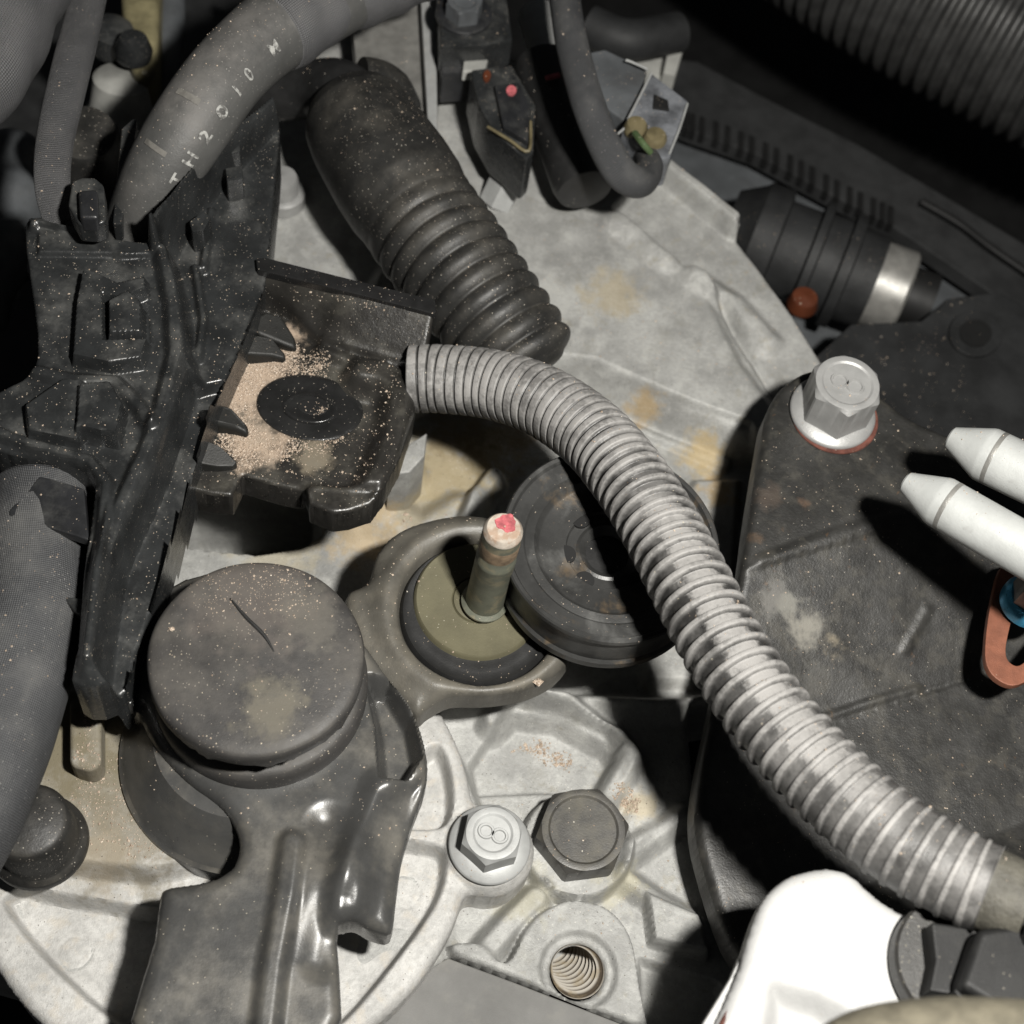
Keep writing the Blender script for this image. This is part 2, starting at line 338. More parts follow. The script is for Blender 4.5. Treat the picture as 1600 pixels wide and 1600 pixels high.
m_plate = M('black_painted_steel', (.023, .0225, .021), .46, .05, .5, (1.5, .4), bump=((28, .006), (5, .012)), shift=P(1350, 950, 1.5), fine=(6, .2),
    stains=(((.05, .047, .04), 2.4, .48, .66, .7, 2), ((.12, .065, .03), 3.4, .64, .72, .5, 8)), specks=(((.40, .37, .32), 14, .13, .12, .7),),
    spots=((P(1225, 945, 2.0), .22, (.17, .165, .145), .8), (P(1265, 978, 2.0), .32, (.19, .18, .155), .85), (P(1315, 1008, 2.0), .32, (.20, .17, .12), .7), (P(1205, 935, 2.0), .3, (.13, .125, .115), .7), (P(1150, 1360, 1.9), .3, (.10, .085, .06), .6), (P(1200, 780, 2.3), .25, (.06, .042, .03), .5), (P(1255, 790, 2.3), .12, (.10, .055, .03), .6), (P(1335, 780, 2.3), .09, (.10, .055, .03), .6), (P(1180, 845, 2.3), .12, (.09, .055, .03), .6), (P(1290, 1045, 2.0), .5, (.06, .058, .052), .6), (P(1420, 1060, 2.0), .6, (.055, .053, .047), .6)))
m_hosedark = M('grey_dusty_corrugated_plastic', (.036, .036, .0355), .34, 0, .5, (1.5, .3), bump=((30, .003),), dust=((.10, .095, .088), 1.5, .4, .7, .5), specks=(((.4, .36, .3), 14, .14, .15, .6),))
m_sleeve = M('woven_black_sleeve', (.055, .055, .057), .55, 0, .45, (1.2, .2), bump=((30, .003), (2.5, .03)), weave=(62, 13, .008), specks=(((.32, .31, .29), 20, .2, .3, .55),), dust=((.13, .125, .12), 1.5, .4, .7, .5))
m_sleeve2 = M('grey_dusty_sleeve', (.034, .035, .037), .6, 0, .4, (1.0, .2), bump=((30, .003), (2.5, .03)), weave=(84, 15, .005), dust=((.13, .128, .122), 1.2, .4, .7, .6), specks=(((.32, .31, .29), 20, .2, .2, .5),))
m_harness = M('grey_rubber_hose', (.062, .062, .060), .5, 0, .45, (.9, .2), bump=((30, .004), (3, .012)), dust=((.16, .15, .14), .9, .4, .7, .6), specks=(((.36, .34, .31), 20, .2, .25, .6), ((.5, .47, .4), 11, .12, .1, .6)))
m_print = M('white_print', (.30, .30, .285), .6, 0, .4, (9, .2), bump=(), stains=(((.07, .068, .065), 9, .46, .58, .9, 3),))
m_dim = M('faded_print', (.115, .11, .10), .6, 0, .4, (6, .3), bump=())
m_dark = M('dark_bay_plastic', (.025, .0255, .026), .5, 0, .4, (1.2, .3), bump=((20, .005),))
m_darkgrey = M('grey_bay_plastic', (.075, .08, .085), .5, 0, .4, (1.0, .25), bump=((20, .005),), stains=(((.045, .045, .045), 1.0, .5, .7, .6, 3),))
m_slot = M('black_plastic_slot', (.008, .008, .008), .6, 0, .3, (1, .2), bump=())
m_white = M('white_painted_bracket', (.37, .37, .365), .45, 0, .4, (1.4, .08), bump=((30, .004), (3, .02)), specks=(((.35, .32, .28), 9, .12, .12, .5),))
m_rust_fringe = M('rust_and_fringe', (.10, .036, .026), .7, 0, .3, (5, .4), bump=((30, .01),))  # rust line, and the painted colour fringe ring under the bolt
m_copper = M('copper_orange_metal', (.19, .072, .042), .55, .15, .4, (4, .2), bump=((40, .008),), specks=(((.25, .09, .05), 12, .2, .25, .5),))
m_blue = M('blue_flange', (.06, .30, .50), .3, .5, .5, (4, .2), bump=())  # plain blue base colour for the nut flange
m_steel = M('grey_steel', (.24, .235, .22), .42, .4, .5, (3, .2), bump=((40, .004),))
m_blackbolt = M('black_oxide_steel', (.052, .050, .046), .42, .2, .5, (2, .25), bump=((40, .004),), dust=((.11, .10, .075), 2.0, .4, .7, .5), specks=(((.5, .47, .4), 9, .12, .14, .8),))
m_band = M('rust_tinted_steel', (.20, .145, .095), .55, .1, .4, (6, .4), bump=((40, .006),))
def thread_mat():
    t = NT('shaded_dirty_threads'); a = t.n.new('ShaderNodeAttribute'); a.attribute_name = 'crest'
    c = t.mix(t.ramp(a.outputs['Fac'], .3, .8), (.07, .055, .04), (.46, .43, .38)); c = t.mix(t.math('MULTIPLY', t.ramp(t.noise(3, 4, .6, 2), .5, .65), .6), c, (.30, .24, .15))  # groove shade painted in: dark roots, pale crests; random brown stain on top
    t.link(c, t.b.inputs['Base Color']); t.b.inputs['Roughness'].default_value = .4; t.b.inputs['Metallic'].default_value = .2; return t.m
m_thread = thread_mat()
m_plug = M('black_plug_plastic', (.012, .012, .012), .5, 0, .25, (2, .3), bump=((30, .005),), dust=((.035, .034, .03), 2, .45, .8, .5), specks=(((.3, .27, .22), 13, .14, .15, .6),))
m_plugbase = M('speckled_plug_base', (.030, .029, .027), .45, 0, .45, (2, .3), bump=((30, .006),), specks=(((.34, .32, .27), 10, .13, .5, .8), ((.3, .27, .2), 22, .2, .35, .7)))
def sand_mat():
    t = NT('sand_grains'); n = t.noise(28, 2, .5, 3); k = t.noise(60, 1, .5, 8)
    c = t.mix(t.ramp(n, .3, .7), (.25, .185, .135), (.50, .41, .325)); c = t.mix(t.ramp(k, .60, .68), c, (.66, .61, .54)); c = t.mix(t.ramp(k, .38, .33), c, (.10, .07, .045))
    t.link(c, t.b.inputs['Base Color']); t.b.inputs['Roughness'].default_value = .6; return t.m
m_sand = sand_mat()
m_olivebg = M('brown_grey_connector', (.17, .15, .085), .4, 0, .5, (1.2, .45), bump=((10, .02),))
m_palegrey = M('pale_grey_casting', (.33, .33, .31), .5, .15, .4, (1.3, .25), bump=((30, .006),))
m_beige = M('beige_seal', (.12, .10, .055), .5, 0, .4, (3, .3), bump=())
m_clear = M('smoky_clear_plastic', (.11, .115, .125), .16, 0, .6, (2, .5), bump=((5, .05),), specks=(((.4, .38, .34), 9, .12, .1, .6),))
m_sump = M('dark_grey_gasket_metal', (.115, .113, .108), .6, 0, .35, (1.2, .15), bump=((50, .004),), stains=(((.16, .155, .14), 2.0, .5, .7, .5, 3),))
m_gusset = M('matt_black_plastic', (.014, .014, .013), .5, 0, .3, (2, .3), bump=((30, .005),))
m_gloss = M('glossy_black_plastic', (.014, .014, .014), .22, 0, .5, (2, .3), bump=((20, .004),), specks=(spk_fine,))
m_deep = M('dark_painted_rail', (.016, .0165, .017), .6, 0, .3, (1.0, .4), bump=((12, .01),))
m_pipe = M('silver_pipe_paint', (.42, .43, .42), .42, .15, .45, (2, .08), bump=((50, .003), (8, .006)), specks=(((.25, .23, .2), 12, .13, .18, .6),), stains=(((.36, .36, .35), 3.2, .60, .70, .6, 6),))
m_void = M('dark_bay_floor', (.010, .010, .010), .8, 0, .2, (1, .3), bump=())
m_clay = M('grey_clay_tape', (.07, .066, .054), .6, 0, .4, (3, .3), bump=((14, .03),))
m_orange = M('orange_plastic', (.08, .022, .009), .5, 0, .4, (2, .2), bump=())
m_brownsleeve = M('brown_grey_fabric', (.10, .09, .066), .8, 0, .3, (3, .3), bump=((25, .02),))

exec_parts = True
# ------------------------------------------------------------------ the setting: dark bay floor
b = MB(); b.slab([(-70, -40, -14), (70, -40, -14), (70, 90, -14), (-70, 90, -14)], 1)
bay = b.build('bay_floor', m_void); bay['kind'] = 'structure'

# ------------------------------------------------------------------ engine casing
case = thing('engine_casing', 'grey cast aluminium engine casing with ochre stains beneath the corrugated hose', 'engine casing', (0, 0, 0))
out = pl([(395, -40), (560, -40), (700, 60), (760, 90), (900, 110), (1000, 200), (1050, 245), (1100, 292), (1162, 335), (1148, 352), (1200, 420), (1245, 480), (1290, 552), (1330, 640), (1330, 900), (1180, 1080), (1080, 1090), (1095, 1260), (1110, 1350), (1185, 1490),
          (1300, 1700), (1060, 1700), (1004, 1608), (905, 1570), (790, 1524), (705, 1492), (600, 1560), (300, 1600), (-60, 1500), (-60, 900), (-30, 820), (230, 820), (300, 600), (380, 300)], 0)
hole = P(904, 1516, .12)
R = Relief(out, 0.0, step=0.034, rough=0.014, holes=[(hole, .46)]); R.ws = .7
X, Y = R.X, R.Y
R.area(pl([(960, 325), (1040, 398), (1105, 432), (1170, 545), (1238, 648), (1360, 680), (1320, 540), (1170, 320), (1050, 235)], 0), lambda x, y: -0.30 + 0 * x, .28)
R.area(pl([(400, -60), (700, 60), (640, 330), (560, 470), (380, 440), (380, 200)], 0), -.35, .5)
R.ridge(pl([(1020, 235), (1050, 258), (1100, 298), (1152, 340)], .2), .20, .55, .12)
R.ridge(pl([(965, 338), (1000, 360), (1042, 396)], .2), .12, .22, .5)
R.ridge(pl([(1090, 425), (1150, 462), (1205, 520)], .1), .12, .25, .5)
R.ridge(pl([(1125, 470), (1170, 560), (1235, 645)], 0), .1, -.2, .35)
R.area(pl([(915, 578), (960, 580), (1175, 660), (1190, 695), (1160, 690), (1000, 640)], 0), -.16, .12)
R.area(pl([(870, 585), (920, 590), (1150, 694), (1200, 706), (1210, 900), (1150, 1075), (1060, 1090), (700, 1080), (560, 960), (230, 960), (230, 790), (560, 700), (640, 620), (760, 560)], -.45), -1.0, .8)
R.ridge(pl([(900, 588), (1000, 628), (1150, 690)], .02), .08, .12, .12)
R.ridge(pl([(735, 815), (752, 770), (772, 742)], -.6), .26, .5, .12)
R.ridge(pl([(600, 800), (660, 835), (720, 800)], -.8), .4, .35, .4)
R.ridge(pl([(560, 815), (590, 780), (640, 740)], -.8), .3, .25, .3)
R.area(pl([(262, 790), (300, 770), (490, 775), (500, 830), (470, 850), (400, 862), (300, 850)], -1), -3.4, .3)  # pit sunk into the casing to blacken the shade below the tray
R.area(pl([(1020, 860), (1090, 740), (1160, 740), (1150, 900), (1090, 1060), (1010, 1060)], -.6), -.75, .3)
# lower part round the plug and the threaded boss
R.area(pl([(620, 1110), (1120, 1110), (1110, 1260), (1120, 1350), (1190, 1490), (1300, 1700), (700, 1500), (660, 1300)], -.3), -.45, .9)
R.area(pl([(800, 1108), (880, 1125), (945, 1155), (962, 1180), (925, 1245), (845, 1240), (745, 1245), (735, 1200)], -.6), -.8, .22)
R.ridge(pl([(770, 1125), (800, 1095), (880, 1105), (965, 1150), (985, 1185), (945, 1255)], -.1), .2, .45, .22)
R.ridge(pl([(640, 1095), (690, 1160), (715, 1210), (735, 1260)], .25), .30, .55, .1)
R.ridge(pl([(985, 1185), (1010, 1250), (985, 1300)], -.2), .2, .2, .3)
R.disc(P(903, 1316, .05), .98, .05, .12)
R.ridge(pl([(985, 1330), (1040, 1290), (1070, 1265)], 0), .12, .35, .3)
R.ridge(pl([(980, 1365), (1040, 1405), (1100, 1440)], 0), .12, .3, .3)
R.area(pl([(1010, 1395), (1090, 1430), (1110, 1490), (1020, 1470)], -.1), .02, .15)
R.area(pl([(1000, 1500), (1120, 1540), (1200, 1640), (1000, 1640)], -.5), -.7, .2)
R.ridge(pl([(838, 1402), (800, 1440), (764, 1480)], .0), .30, .5, .14)
R.area([tuple(q)[:2] for q in cr([tuple(q)[:2] for q in pl([(705, 1486), (745, 1470), (790, 1500), (820, 1450), (850, 1420), (895, 1402), (950, 1415), (988, 1460), (1003, 1540), (1012, 1660), (850, 1600)], .15)], 4, True)], .12, .16)
R.disc(hole, .64, .0, .12)
R.bevel_edge(.10, .10)
R.mesh(2.2, [(hole, .5)]).build('casting', m_cast, case, angle=60)
b = MB(); b.slab(pl([(606, 742), (640, 692), (668, 674), (664, 712), (640, 738)], .8), 1.6); b.build('fin', m_cast, case, bevel=.06)
b = MB(); vs, fs = [], []; n = 48
NR = 28
for k in range(NR):
    h = -.10 - k * .062; r_ = .455 if k == 0 else (.445 if k % 2 else .375); q = hole + Vector((.42 * (h + .1), -.62 * (h + .1), h)) if k else hole + Vector((0, 0, h))
    for i in range(n): t = 2 * math.pi * i / n; vs.append(q + Vector((r_ * math.cos(t), r_ * math.sin(t), 0)))
for k in range(NR - 1):
    for i in range(n): fs.append((k * n + i, k * n + (i + 1) % n, (k + 1) * n + (i + 1) % n, (k + 1) * n + i))
b.add(vs, fs); o = b.build('bore_thread', m_thread, case, angle=10)
at = o.data.attributes.new('crest', 'FLOAT', 'POINT'); at.data.foreach_set('value', np.repeat(np.array([k % 2 == 0 for k in range(NR)], np.float32), n))
b = MB(); q = hole + Vector((.42 * -1.2, -.62 * -1.2, -1.3)); b.lathe([(.45, -.1), (.3, 0), (0, .05)], q, seg=20); b.build('bore_bottom', m_cast, case)

# dark flat plate under the casing at the lower edge
b = MB(); b.slab(pl([(700, 1496), (800, 1533), (1015, 1616), (1040, 1680), (560, 1720), (500, 1600)], -.14), .6)
tag(b.build('sump_flange', m_sump, base=P(760, 1560, -.14), bevel=.04), 'flat dark grey metal flange at the bottom beside the threaded hole', 'flange')

# ------------------------------------------------------------------ round cover
cov = thing('round_cover', 'pale round aluminium cover with recessed panels under the black mount arm', 'cover', P(360, 1320, 0))
cc = P(352, 1285, .5); rc = 4.22
ang = np.linspace(0, 2 * np.pi, 120, endpoint=False)
out = [(cc.x + rc * math.cos(a), cc.y + rc * math.sin(a)) for a in ang]
boss = P(764, 1323, .55)
bo = [(boss.x + .80 * math.cos(a), boss.y + .80 * math.sin(a)) for a in np.linspace(0, 2 * math.pi, 40, endpoint=False)]
R = Relief(out, .5, step=.034, rough=.008, more=[bo]); R.ws = .7
for pts in ([(12, 1412), (38, 1392), (75, 1402), (235, 1428), (330, 1430), (330, 1700), (200, 1610), (110, 1535), (50, 1470)],
            [(560, 1330), (600, 1322), (672, 1328), (692, 1350), (678, 1412), (610, 1510), (520, 1610), (440, 1640), (440, 1340)],
            [(640, 1215), (682, 1175), (702, 1235), (694, 1290), (650, 1298), (620, 1290)]):
    R.area([tuple(q) for q in cr([tuple(p)[:2] for p in pl(pts, .25)], 5, True)], .02, .22)
R.area(pl([(-60, 1080), (320, 1060), (330, 1340), (240, 1362), (110, 1350), (20, 1318), (-40, 1300)], 1.0), 1.0, .35)
for q in ((116, 1487), (632, 1392)): R.ring(P(q[0], q[1], .12), .27, .03, -.02)
R.area(pl([(-40, 1440), (40, 1380), (0, 1350), (-60, 1360)], .5), .5, .1)
R.disc(boss, .72, .6, .1)
R.bevel_edge(.22, .20)
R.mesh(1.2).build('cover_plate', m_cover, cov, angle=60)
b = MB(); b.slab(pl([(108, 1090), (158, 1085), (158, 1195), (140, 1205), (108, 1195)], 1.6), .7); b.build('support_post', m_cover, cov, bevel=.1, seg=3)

# ------------------------------------------------------------------ hex bolts
def hexprof(b, org, ap, rc, h, flat_r=None, seg=96, rot=0.0, axis=(0, 0, 1), dish=.03):
    """hexagonal head: ap = half width across flats, rc = radius of the chamfered top circle"""
    def hr(t): 
        a = (t + rot) % (math.pi / 3) - math.pi / 6; return ap / math.cos(a)
    org = Vector(org); ax = Vector(axis).normalized(); e1 = ax.cross(Vector((0.3, 1, .1))).normalized(); e2 = ax.cross(e1)
    rows = [lambda r: (r, 0), lambda r: (r, max(0, h - max(r - rc, 0) * .62 - .04)), lambda r: (min(r, rc + .01), h - .01), lambda r: (rc - .05, h), lambda r: (rc - .10, h - .004), lambda r: (rc - .14, h - dish)]
    vs, fs = [], []
    for f in rows:
        for i in range(seg):
            t = 2 * math.pi * i / seg; r, z = f(hr(t)); vs.append(org + ax * z + (e1 * math.cos(t) + e2 * math.sin(t)) * r)
    for j in range(len(rows) - 1):
        for i in range(seg):
            k = (i + 1) % seg; fs.append((j * seg + i, j * seg + k, (j + 1) * seg + k, (j + 1) * seg + i))
    fs.append(tuple((len(rows) - 1) * seg + i for i in range(seg))); b.add(vs, fs)
def eight(org, r, rot, ht=.035):
    """the raised figure 8 on a bolt head"""
    b = MB(); ca, sa = math.cos(rot), math.sin(rot)
    for (o, q) in ((-1.0, 1.0), (1.0, 1.0)):
        pts = []
        for i in range(25):
            t = 2 * math.pi * i / 24; x = r * (o + q * math.cos(t)); y = r * .95 * math.sin(t)
            pts.append(Vector(org) + Vector((x * ca - y * sa, x * sa + y * ca, 0)))
        vs, fs = [], []; m = 6
        for p_ in range(24):
            t = 2 * math.pi * p_ / 24; dr = Vector((math.cos(t) * ca - math.sin(t) * sa, math.cos(t) * sa + math.sin(t) * ca, 0))
            for k in range(m): a = 2 * math.pi * k / m; vs.append(pts[p_] + dr * (.030 * math.cos(a)) + Vector((0, 0, ht * math.sin(a))))
        for p_ in range(24):
            for k in range(m): fs.append((p_ * m + k, ((p_ + 1) % 24) * m + k, ((p_ + 1) % 24) * m + (k + 1) % m, p_ * m + (k + 1) % m))
        b.add(vs, fs)
    return b
def flange_bolt(label, base, rf, ap, rc, h, rot, mat, drot, r8):
    t = thing('flange_bolt', label, 'bolt', base)
    b = MB(); b.lathe([(rf * .96, -.02), (rf, .02), (rf, .07), (rf * .96, .10), (ap * 1.12, .17), (ap * .9, .2)], base, seg=64); b.build('flange', mat, t, angle=50)
    b = MB(); hexprof(b, Vector(base) + Vector((0, 0, .12)), ap, rc, h, rot=rot); b.build('hex_head', mat, t, angle=22)
    eight(Vector(base) + Vector((0, 0, .12 + h - .03)), r8, drot).build('raised_mark', mat, t)
    return t
flange_bolt('silver flange bolt marked 8 beside the black hex plug', boss + Vector((0, 0, .07)), .70, .47, .44, .56, .25, m_zincw, -.15, .12)
flange_bolt('silver flange bolt standing on the black steel bracket at right', P(1300, 646, 2.42), .82, .60, .585, .92, .1, m_zinc, -.2, .15)

b = MB(); b.lathe([(.83, -.03), (.84, 0), (.83, .02), (.6, .02)], P(1304, 650, 2.43), seg=60); tag(b.build('fringe_ring', m_rust_fringe, base=P(1302, 648, 2.43)), 'thin reddish ring added as a lens colour fringe under the silver bolt on the black bracket', 'washer')  # added ring, paints the lens colour fringe along the bolt's edge
t = thing('hex_plug', 'black hexagonal plug with dusty round top beside the silver bolt', 'bolt', P(905, 1325, .05))
b = MB(); hexprof(b, P(905, 1311, .05), .72, .715, .55, rot=.42, dish=.035); b.build('hex_head', m_blackbolt, t, angle=22)

t = thing('side_bolt', 'small silver hex bolt on the casing right of the rubber boot', 'bolt', P(778, 300, 0))
ax = Vector((.25, .5, .8))
b = MB(); hexprof(b, P(775, 318, -.1), .36, .36, .85, rot=.5, axis=ax); b.build('hex_head', m_zincw, t, angle=22)
t = thing('washer_bolt', 'grey round headed bolt on washer left of the rubber boot', 'bolt', P(440, 300, 0))
b = MB(); b.lathe([(.48, -.3), (.48, .0), (.44, .05), (.3, .06)], P(442, 300, 0), seg=40); b.build('washer', m_zinc, t)
b = MB(); b.lathe([(.34, 0), (.34, .4), (.3, .5), (0, .53)], P(442, 300, .05), seg=40); b.build('bolt_head', m_zinc, t)

# ------------------------------------------------------------------ engine mount: drum, arm, collar, cap, ear, dish, pin
mnt = thing('engine_mount', 'black engine mount with round dusty cap, steel arm and red tipped pin', 'engine mount', P(402, 1027, 0))
dc = P(388, 1176, 1.03)
b = MB(); b.lathe([(2.10, -.7), (2.15, .0), (2.14, .06), (2.07, .11), (1.74, .75), (1.5, 1.05)], dc, seg=96); b.build('drum', m_arm, mnt)
out = [(196, 1000), (186, 1050), (190, 1100), (214, 1108), (240, 1160), (290, 1215), (340, 1252), (366, 1285), (374, 1320), (364, 1352), (336, 1370), (300, 1378), (262, 1384), (250, 1398), (240, 1470), (218, 1640), (508, 1640),
       (526, 1462), (536, 1444), (556, 1440), (585, 1450), (612, 1450), (620, 1400), (630, 1330), (648, 1270), (668, 1215), (664, 1160), (640, 1095), (600, 1045), (560, 990), (500, 920), (400, 885), (290, 900), (225, 950)]
wp = pl(out, 2.3)
out = [tuple(q)[:2] for q in cr([tuple(p)[:2] for p in wp], 3, True)]
R = Relief(out, 2.3, step=.035, rough=.004); R.ws = .75
R.area(pl([(575, 1075), (605, 1075), (640, 1130), (652, 1190), (630, 1225), (598, 1225), (592, 1150)], 1.9), 1.55, .3)
R.area(pl([(560, 1340), (600, 1250), (660, 1220), (640, 1340), (625, 1470), (540, 1470), (535, 1410)], 2.2), lambda x, y: 2.12 + 0 * x, .45)
R.ridge(pl([(456, 1318), (446, 1400), (428, 1500), (408, 1660)], 2.35), .20, .17, .12)
R.ridge(pl([(512, 1290), (520, 1400), (500, 1500)], 2.2), .1, -.12, .45)
q = P(545, 1375, 2.45); R.H += .30 * np.exp(-((R.X - q.x) ** 2 + (R.Y - q.y) ** 2) / .40)
R.ridge(pl([(600, 1235), (578, 1300), (552, 1360), (540, 1430)], 2.3), .18, .18, .4)
R.bevel_edge(.22, .2)
R.mesh(.55).build('arm', m_arm, mnt, angle=50)
b = MB(); b.slab(pl([(188, 1005), (215, 940), (243, 905), (240, 960), (214, 1010), (206, 1100), (190, 1098)], 2.75), .5); b.build('side_tab', m_arm, mnt, bevel=.06)
cb = P(404, 1062, 2.3)
def wob(t, j): return 1 + .006 * math.sin(5 * t + j) + .004 * math.sin(11 * t)
b = MB(); b.lathe([(1.74, -.3), (1.74, .15), (1.68, .25), (1.60, .29), (1.4, .31)], P(408, 1068, 2.5), seg=110); b.build('collar', m_cap, mnt)
b = MB(); b.lathe([(1.45, -.7), (1.5, .3)], P(402, 1040, 3.2), seg=64); b.build('neck', m_blackrub, mnt)
def rag(t, j): return 1 + (.014 * math.sin(9 * t) + .010 * math.sin(23 * t + 1) + .006 * math.sin(57 * t) if j < 2 else .003 * math.sin(7 * t))
b = MB(); b.lathe([(1.52, -.02), (1.66, .0), (1.69, .10), (1.69, .30), (1.66, .37), (1.60, .41), (1.45, .43), (0, .47)], P(402, 1041, 3.42), seg=128, rfun=rag); b.build('cap', m_cap, mnt, angle=45)
cut = MB(); cut.tube(pl([(360, 935), (385, 965), (412, 992), (428, 1018)], 3.885), [.012, .03, .035, .012], seg=8); cut.build('scratch', m_blackrub, mnt)
# ear
out = [(540, 930), (575, 905), (590, 860), (625, 825), (680, 806), (735, 801), (800, 815), (860, 862), (902, 925), (908, 985), (882, 1040), (833, 1073), (770, 1086), (705, 1088), (672, 1100), (650, 1112), (615, 1075), (560, 1010)]
ez = 2.1
out = [tuple(q)[:2] for q in cr([tuple(p)[:2] for p in pl(out, ez)], 4, True)]
R = Relief(out, ez, step=.04, rough=.006)
ec = P(748, 955, ez)
d = np.hypot(R.X - ec.x, R.Y - ec.y)
R.H += .18 * np.exp(-((d - 1.62) / .22) ** 2)
R.disc(ec, 1.36, ez - .45, .16)
R.bevel_edge(.25, .22)
R.mesh(.5).build('ear', m_olive_ear, mnt, angle=50)
b = MB(); b.lathe([(1.38, -.42), (1.36, -.12), (1.31, -.03), (1.22, -.10), (1.12, -.08), (1.0, -.1)], ec, seg=90); b.build('rubber_ring', m_blackrub, mnt, angle=60)
dz = P(747, 936, ez + .02)
b = MB(); b.lathe([(1.16, -.4), (1.11, -.04), (1.07, .0), (.9, -.02), (.46, -.03), (.44, -.06), (.42, -.02), (.34, .0), (0, .0)], dz, seg=90); b.build('dish', m_olive, mnt, angle=40)
pb = P(757, 940, ez + .1); pt = P(788, 838, 4.6); 
pax = (P(787, 826, 4.75) - pb); H_ = pax.length
b = MB(); b.lathe([(.41, 0), (.41, .04), (.34, .10), (.335, H_ * .62), (.34, H_ * .63), (.325, H_ * .645), (.325, H_ - .10)], pb, pax, seg=40)
pin = b.build('pin', m_pin, mnt, angle=35)
b = MB(); b.lathe([(.326, H_ * .74), (.329, H_ * .745), (.329, H_ * .87), (.326, H_ * .875)], pb, pax, seg=40); b.f = [f for f in b.f if len(f) == 4]; b.build('rust_band', m_band, pin)
b = MB(); b.lathe([(.325, H_ - .10), (.32, H_ - .05), (.27, H_ + .02), (0, H_ + .02)], pb, pax, seg=40); b.build('pin_tip', m_pintip, pin, angle=30)
b = MB(); e = Vector((.02, .10, 0)); b.lathe([(.17, H_ + .01), (.16, H_ + .03), (0, H_ + .032)], pb + e, pax, seg=26, rfun=lambda t, j: 1 + .12 * math.sin(3 * t) + .08 * math.sin(7 * t)); b.build('paint_mark', m_red, pin)

# ------------------------------------------------------------------ idler pulley
pz = 3.5
pc = P(955, 848, pz); pr = 172 * sc(955, 848, pz)
t = thing('idler_pulley', 'dark worn metal pulley half hidden under the corrugated hose', 'pulley', pc)
b = MB()
prof = [(pr * .93, -1.12), (pr * .985, -1.08), (pr * .985, -.92), (pr * .955, -.87), (pr * .955, -.16), (pr, -.10), (pr, .0), (pr * .985, .03), (pr * .95, .02), (pr * .93, -.05), (pr * .80, -.08), (pr * .78, -.11), (pr * .70, -.10), (pr * .66, -.20), (pr * .64, -.22), (pr * .40, -.25), (pr * .385, -.30), (pr * .30, -.32)]
b.lathe(prof, pc, seg=110); b.f = [f for f in b.f if len(f) == 4]; b.build('rim', m_pulley, t, angle=28)
b = MB(); b.lathe([(pr * .32, -.7), (pr * .32, -.34), (pr * .27, -.30), (pr * .2, -.42), (pr * .19, -.7)], pc, seg=60); b.f = [f for f in b.f if len(f) == 4]; b.build('hub', m_pulley, t)
for a in (200, 245, 320, 20, 80, 140):
    q = pc + Vector((math.cos(math.radians(a)), math.sin(math.radians(a)), 0)) * pr * .40
    b = MB(); b.lathe([(.17, -.03), (.17, .012), (0, .012)], q + Vector((0, 0, -.26)), seg=20); b.build('hole', m_slot, t)
b = MB(); b.lathe([(pr * .26, -.45), (pr * .2, -.5), (0, -.52)], pc, seg=30); b.build('bearing_cap', m_blackrub, t)
b = MB(); b.lathe([(.7, -3.3), (.7, -.6)], pc, seg=30); b.build('shaft', m_steel, t)

# ------------------------------------------------------------------ black steel bracket on the right, fixed by the upper bolt
brk = thing('steel_bracket', 'black painted steel bracket plate with grey worn patch under the corrugated hose', 'bracket', P(1350, 950, 1.5))
bz = 2.4
out = [(1190, 690), (1200, 640), (1225, 600), (1270, 575), (1330, 580), (1380, 620), (1430, 655), (1500, 685), (1620, 745), (1720, 800), (1720, 1680), (1260, 1680), (1205, 1580)]
outb = [(1180, 1520), (1140, 1430), (1112, 1350), (1096, 1285), (1096, 1220), (1112, 1120), (1132, 1010), (1155, 900), (1175, 780)]
def PZ(x, y):
    return 2.4 if y < 820 else (2.4 - (y - 820) / 240 * .8 if y < 1060 else 1.6)
op = [P(x, y, PZ(x, y)) for x, y in out + outb]
out = [tuple(q)[:2] for q in cr([tuple(q)[:2] for q in op], 3, True)]
R = Relief(out, 2.4, step=.05, rough=.012)
f1 = pl([(1000, 945), (1195, 872), (1300, 838), (1450, 790), (1800, 700)], 2.3); f2 = pl([(1000, 1210), (1290, 1112), (1450, 1058), (1800, 960)], 1.7)
def below(line):
    d, _ = ldist(R.X, R.Y, line); q0, q1 = line[0], line[-1]
    return np.where((q1.x - q0.x) * (R.Y - q0.y) - (q1.y - q0.y) * (R.X - q0.x) < 0, d, -d)
e1, e2 = below(f1), below(f2)
R.H = 2.4 - .42 * np.log1p(np.exp(np.clip(e1 * 7, -40, 40))) / 7 + .36 * np.log1p(np.exp(np.clip(e2 * 7, -40, 40))) / 7
R.ridge(pl([(1185, 878), (1300, 838), (1440, 795)], 2.3), .04, .05, .10)
R.ridge(pl([(1280, 1112), (1360, 1085), (1450, 1058)], 1.8), .04, .05, .10)
R.ridge(pl([(1425, 1000), (1440, 975), (1455, 945)], 1.9), .03, .04, .10)
R.bevel_edge(.18, .16)
R.mesh(.55).build('plate', m_plate, brk, angle=50)
b = MB(); b.lathe([(.9, -2.9), (.86, -.1)], P(1300, 655, 2.0), seg=40); b.build('spacer', m_plate, brk)

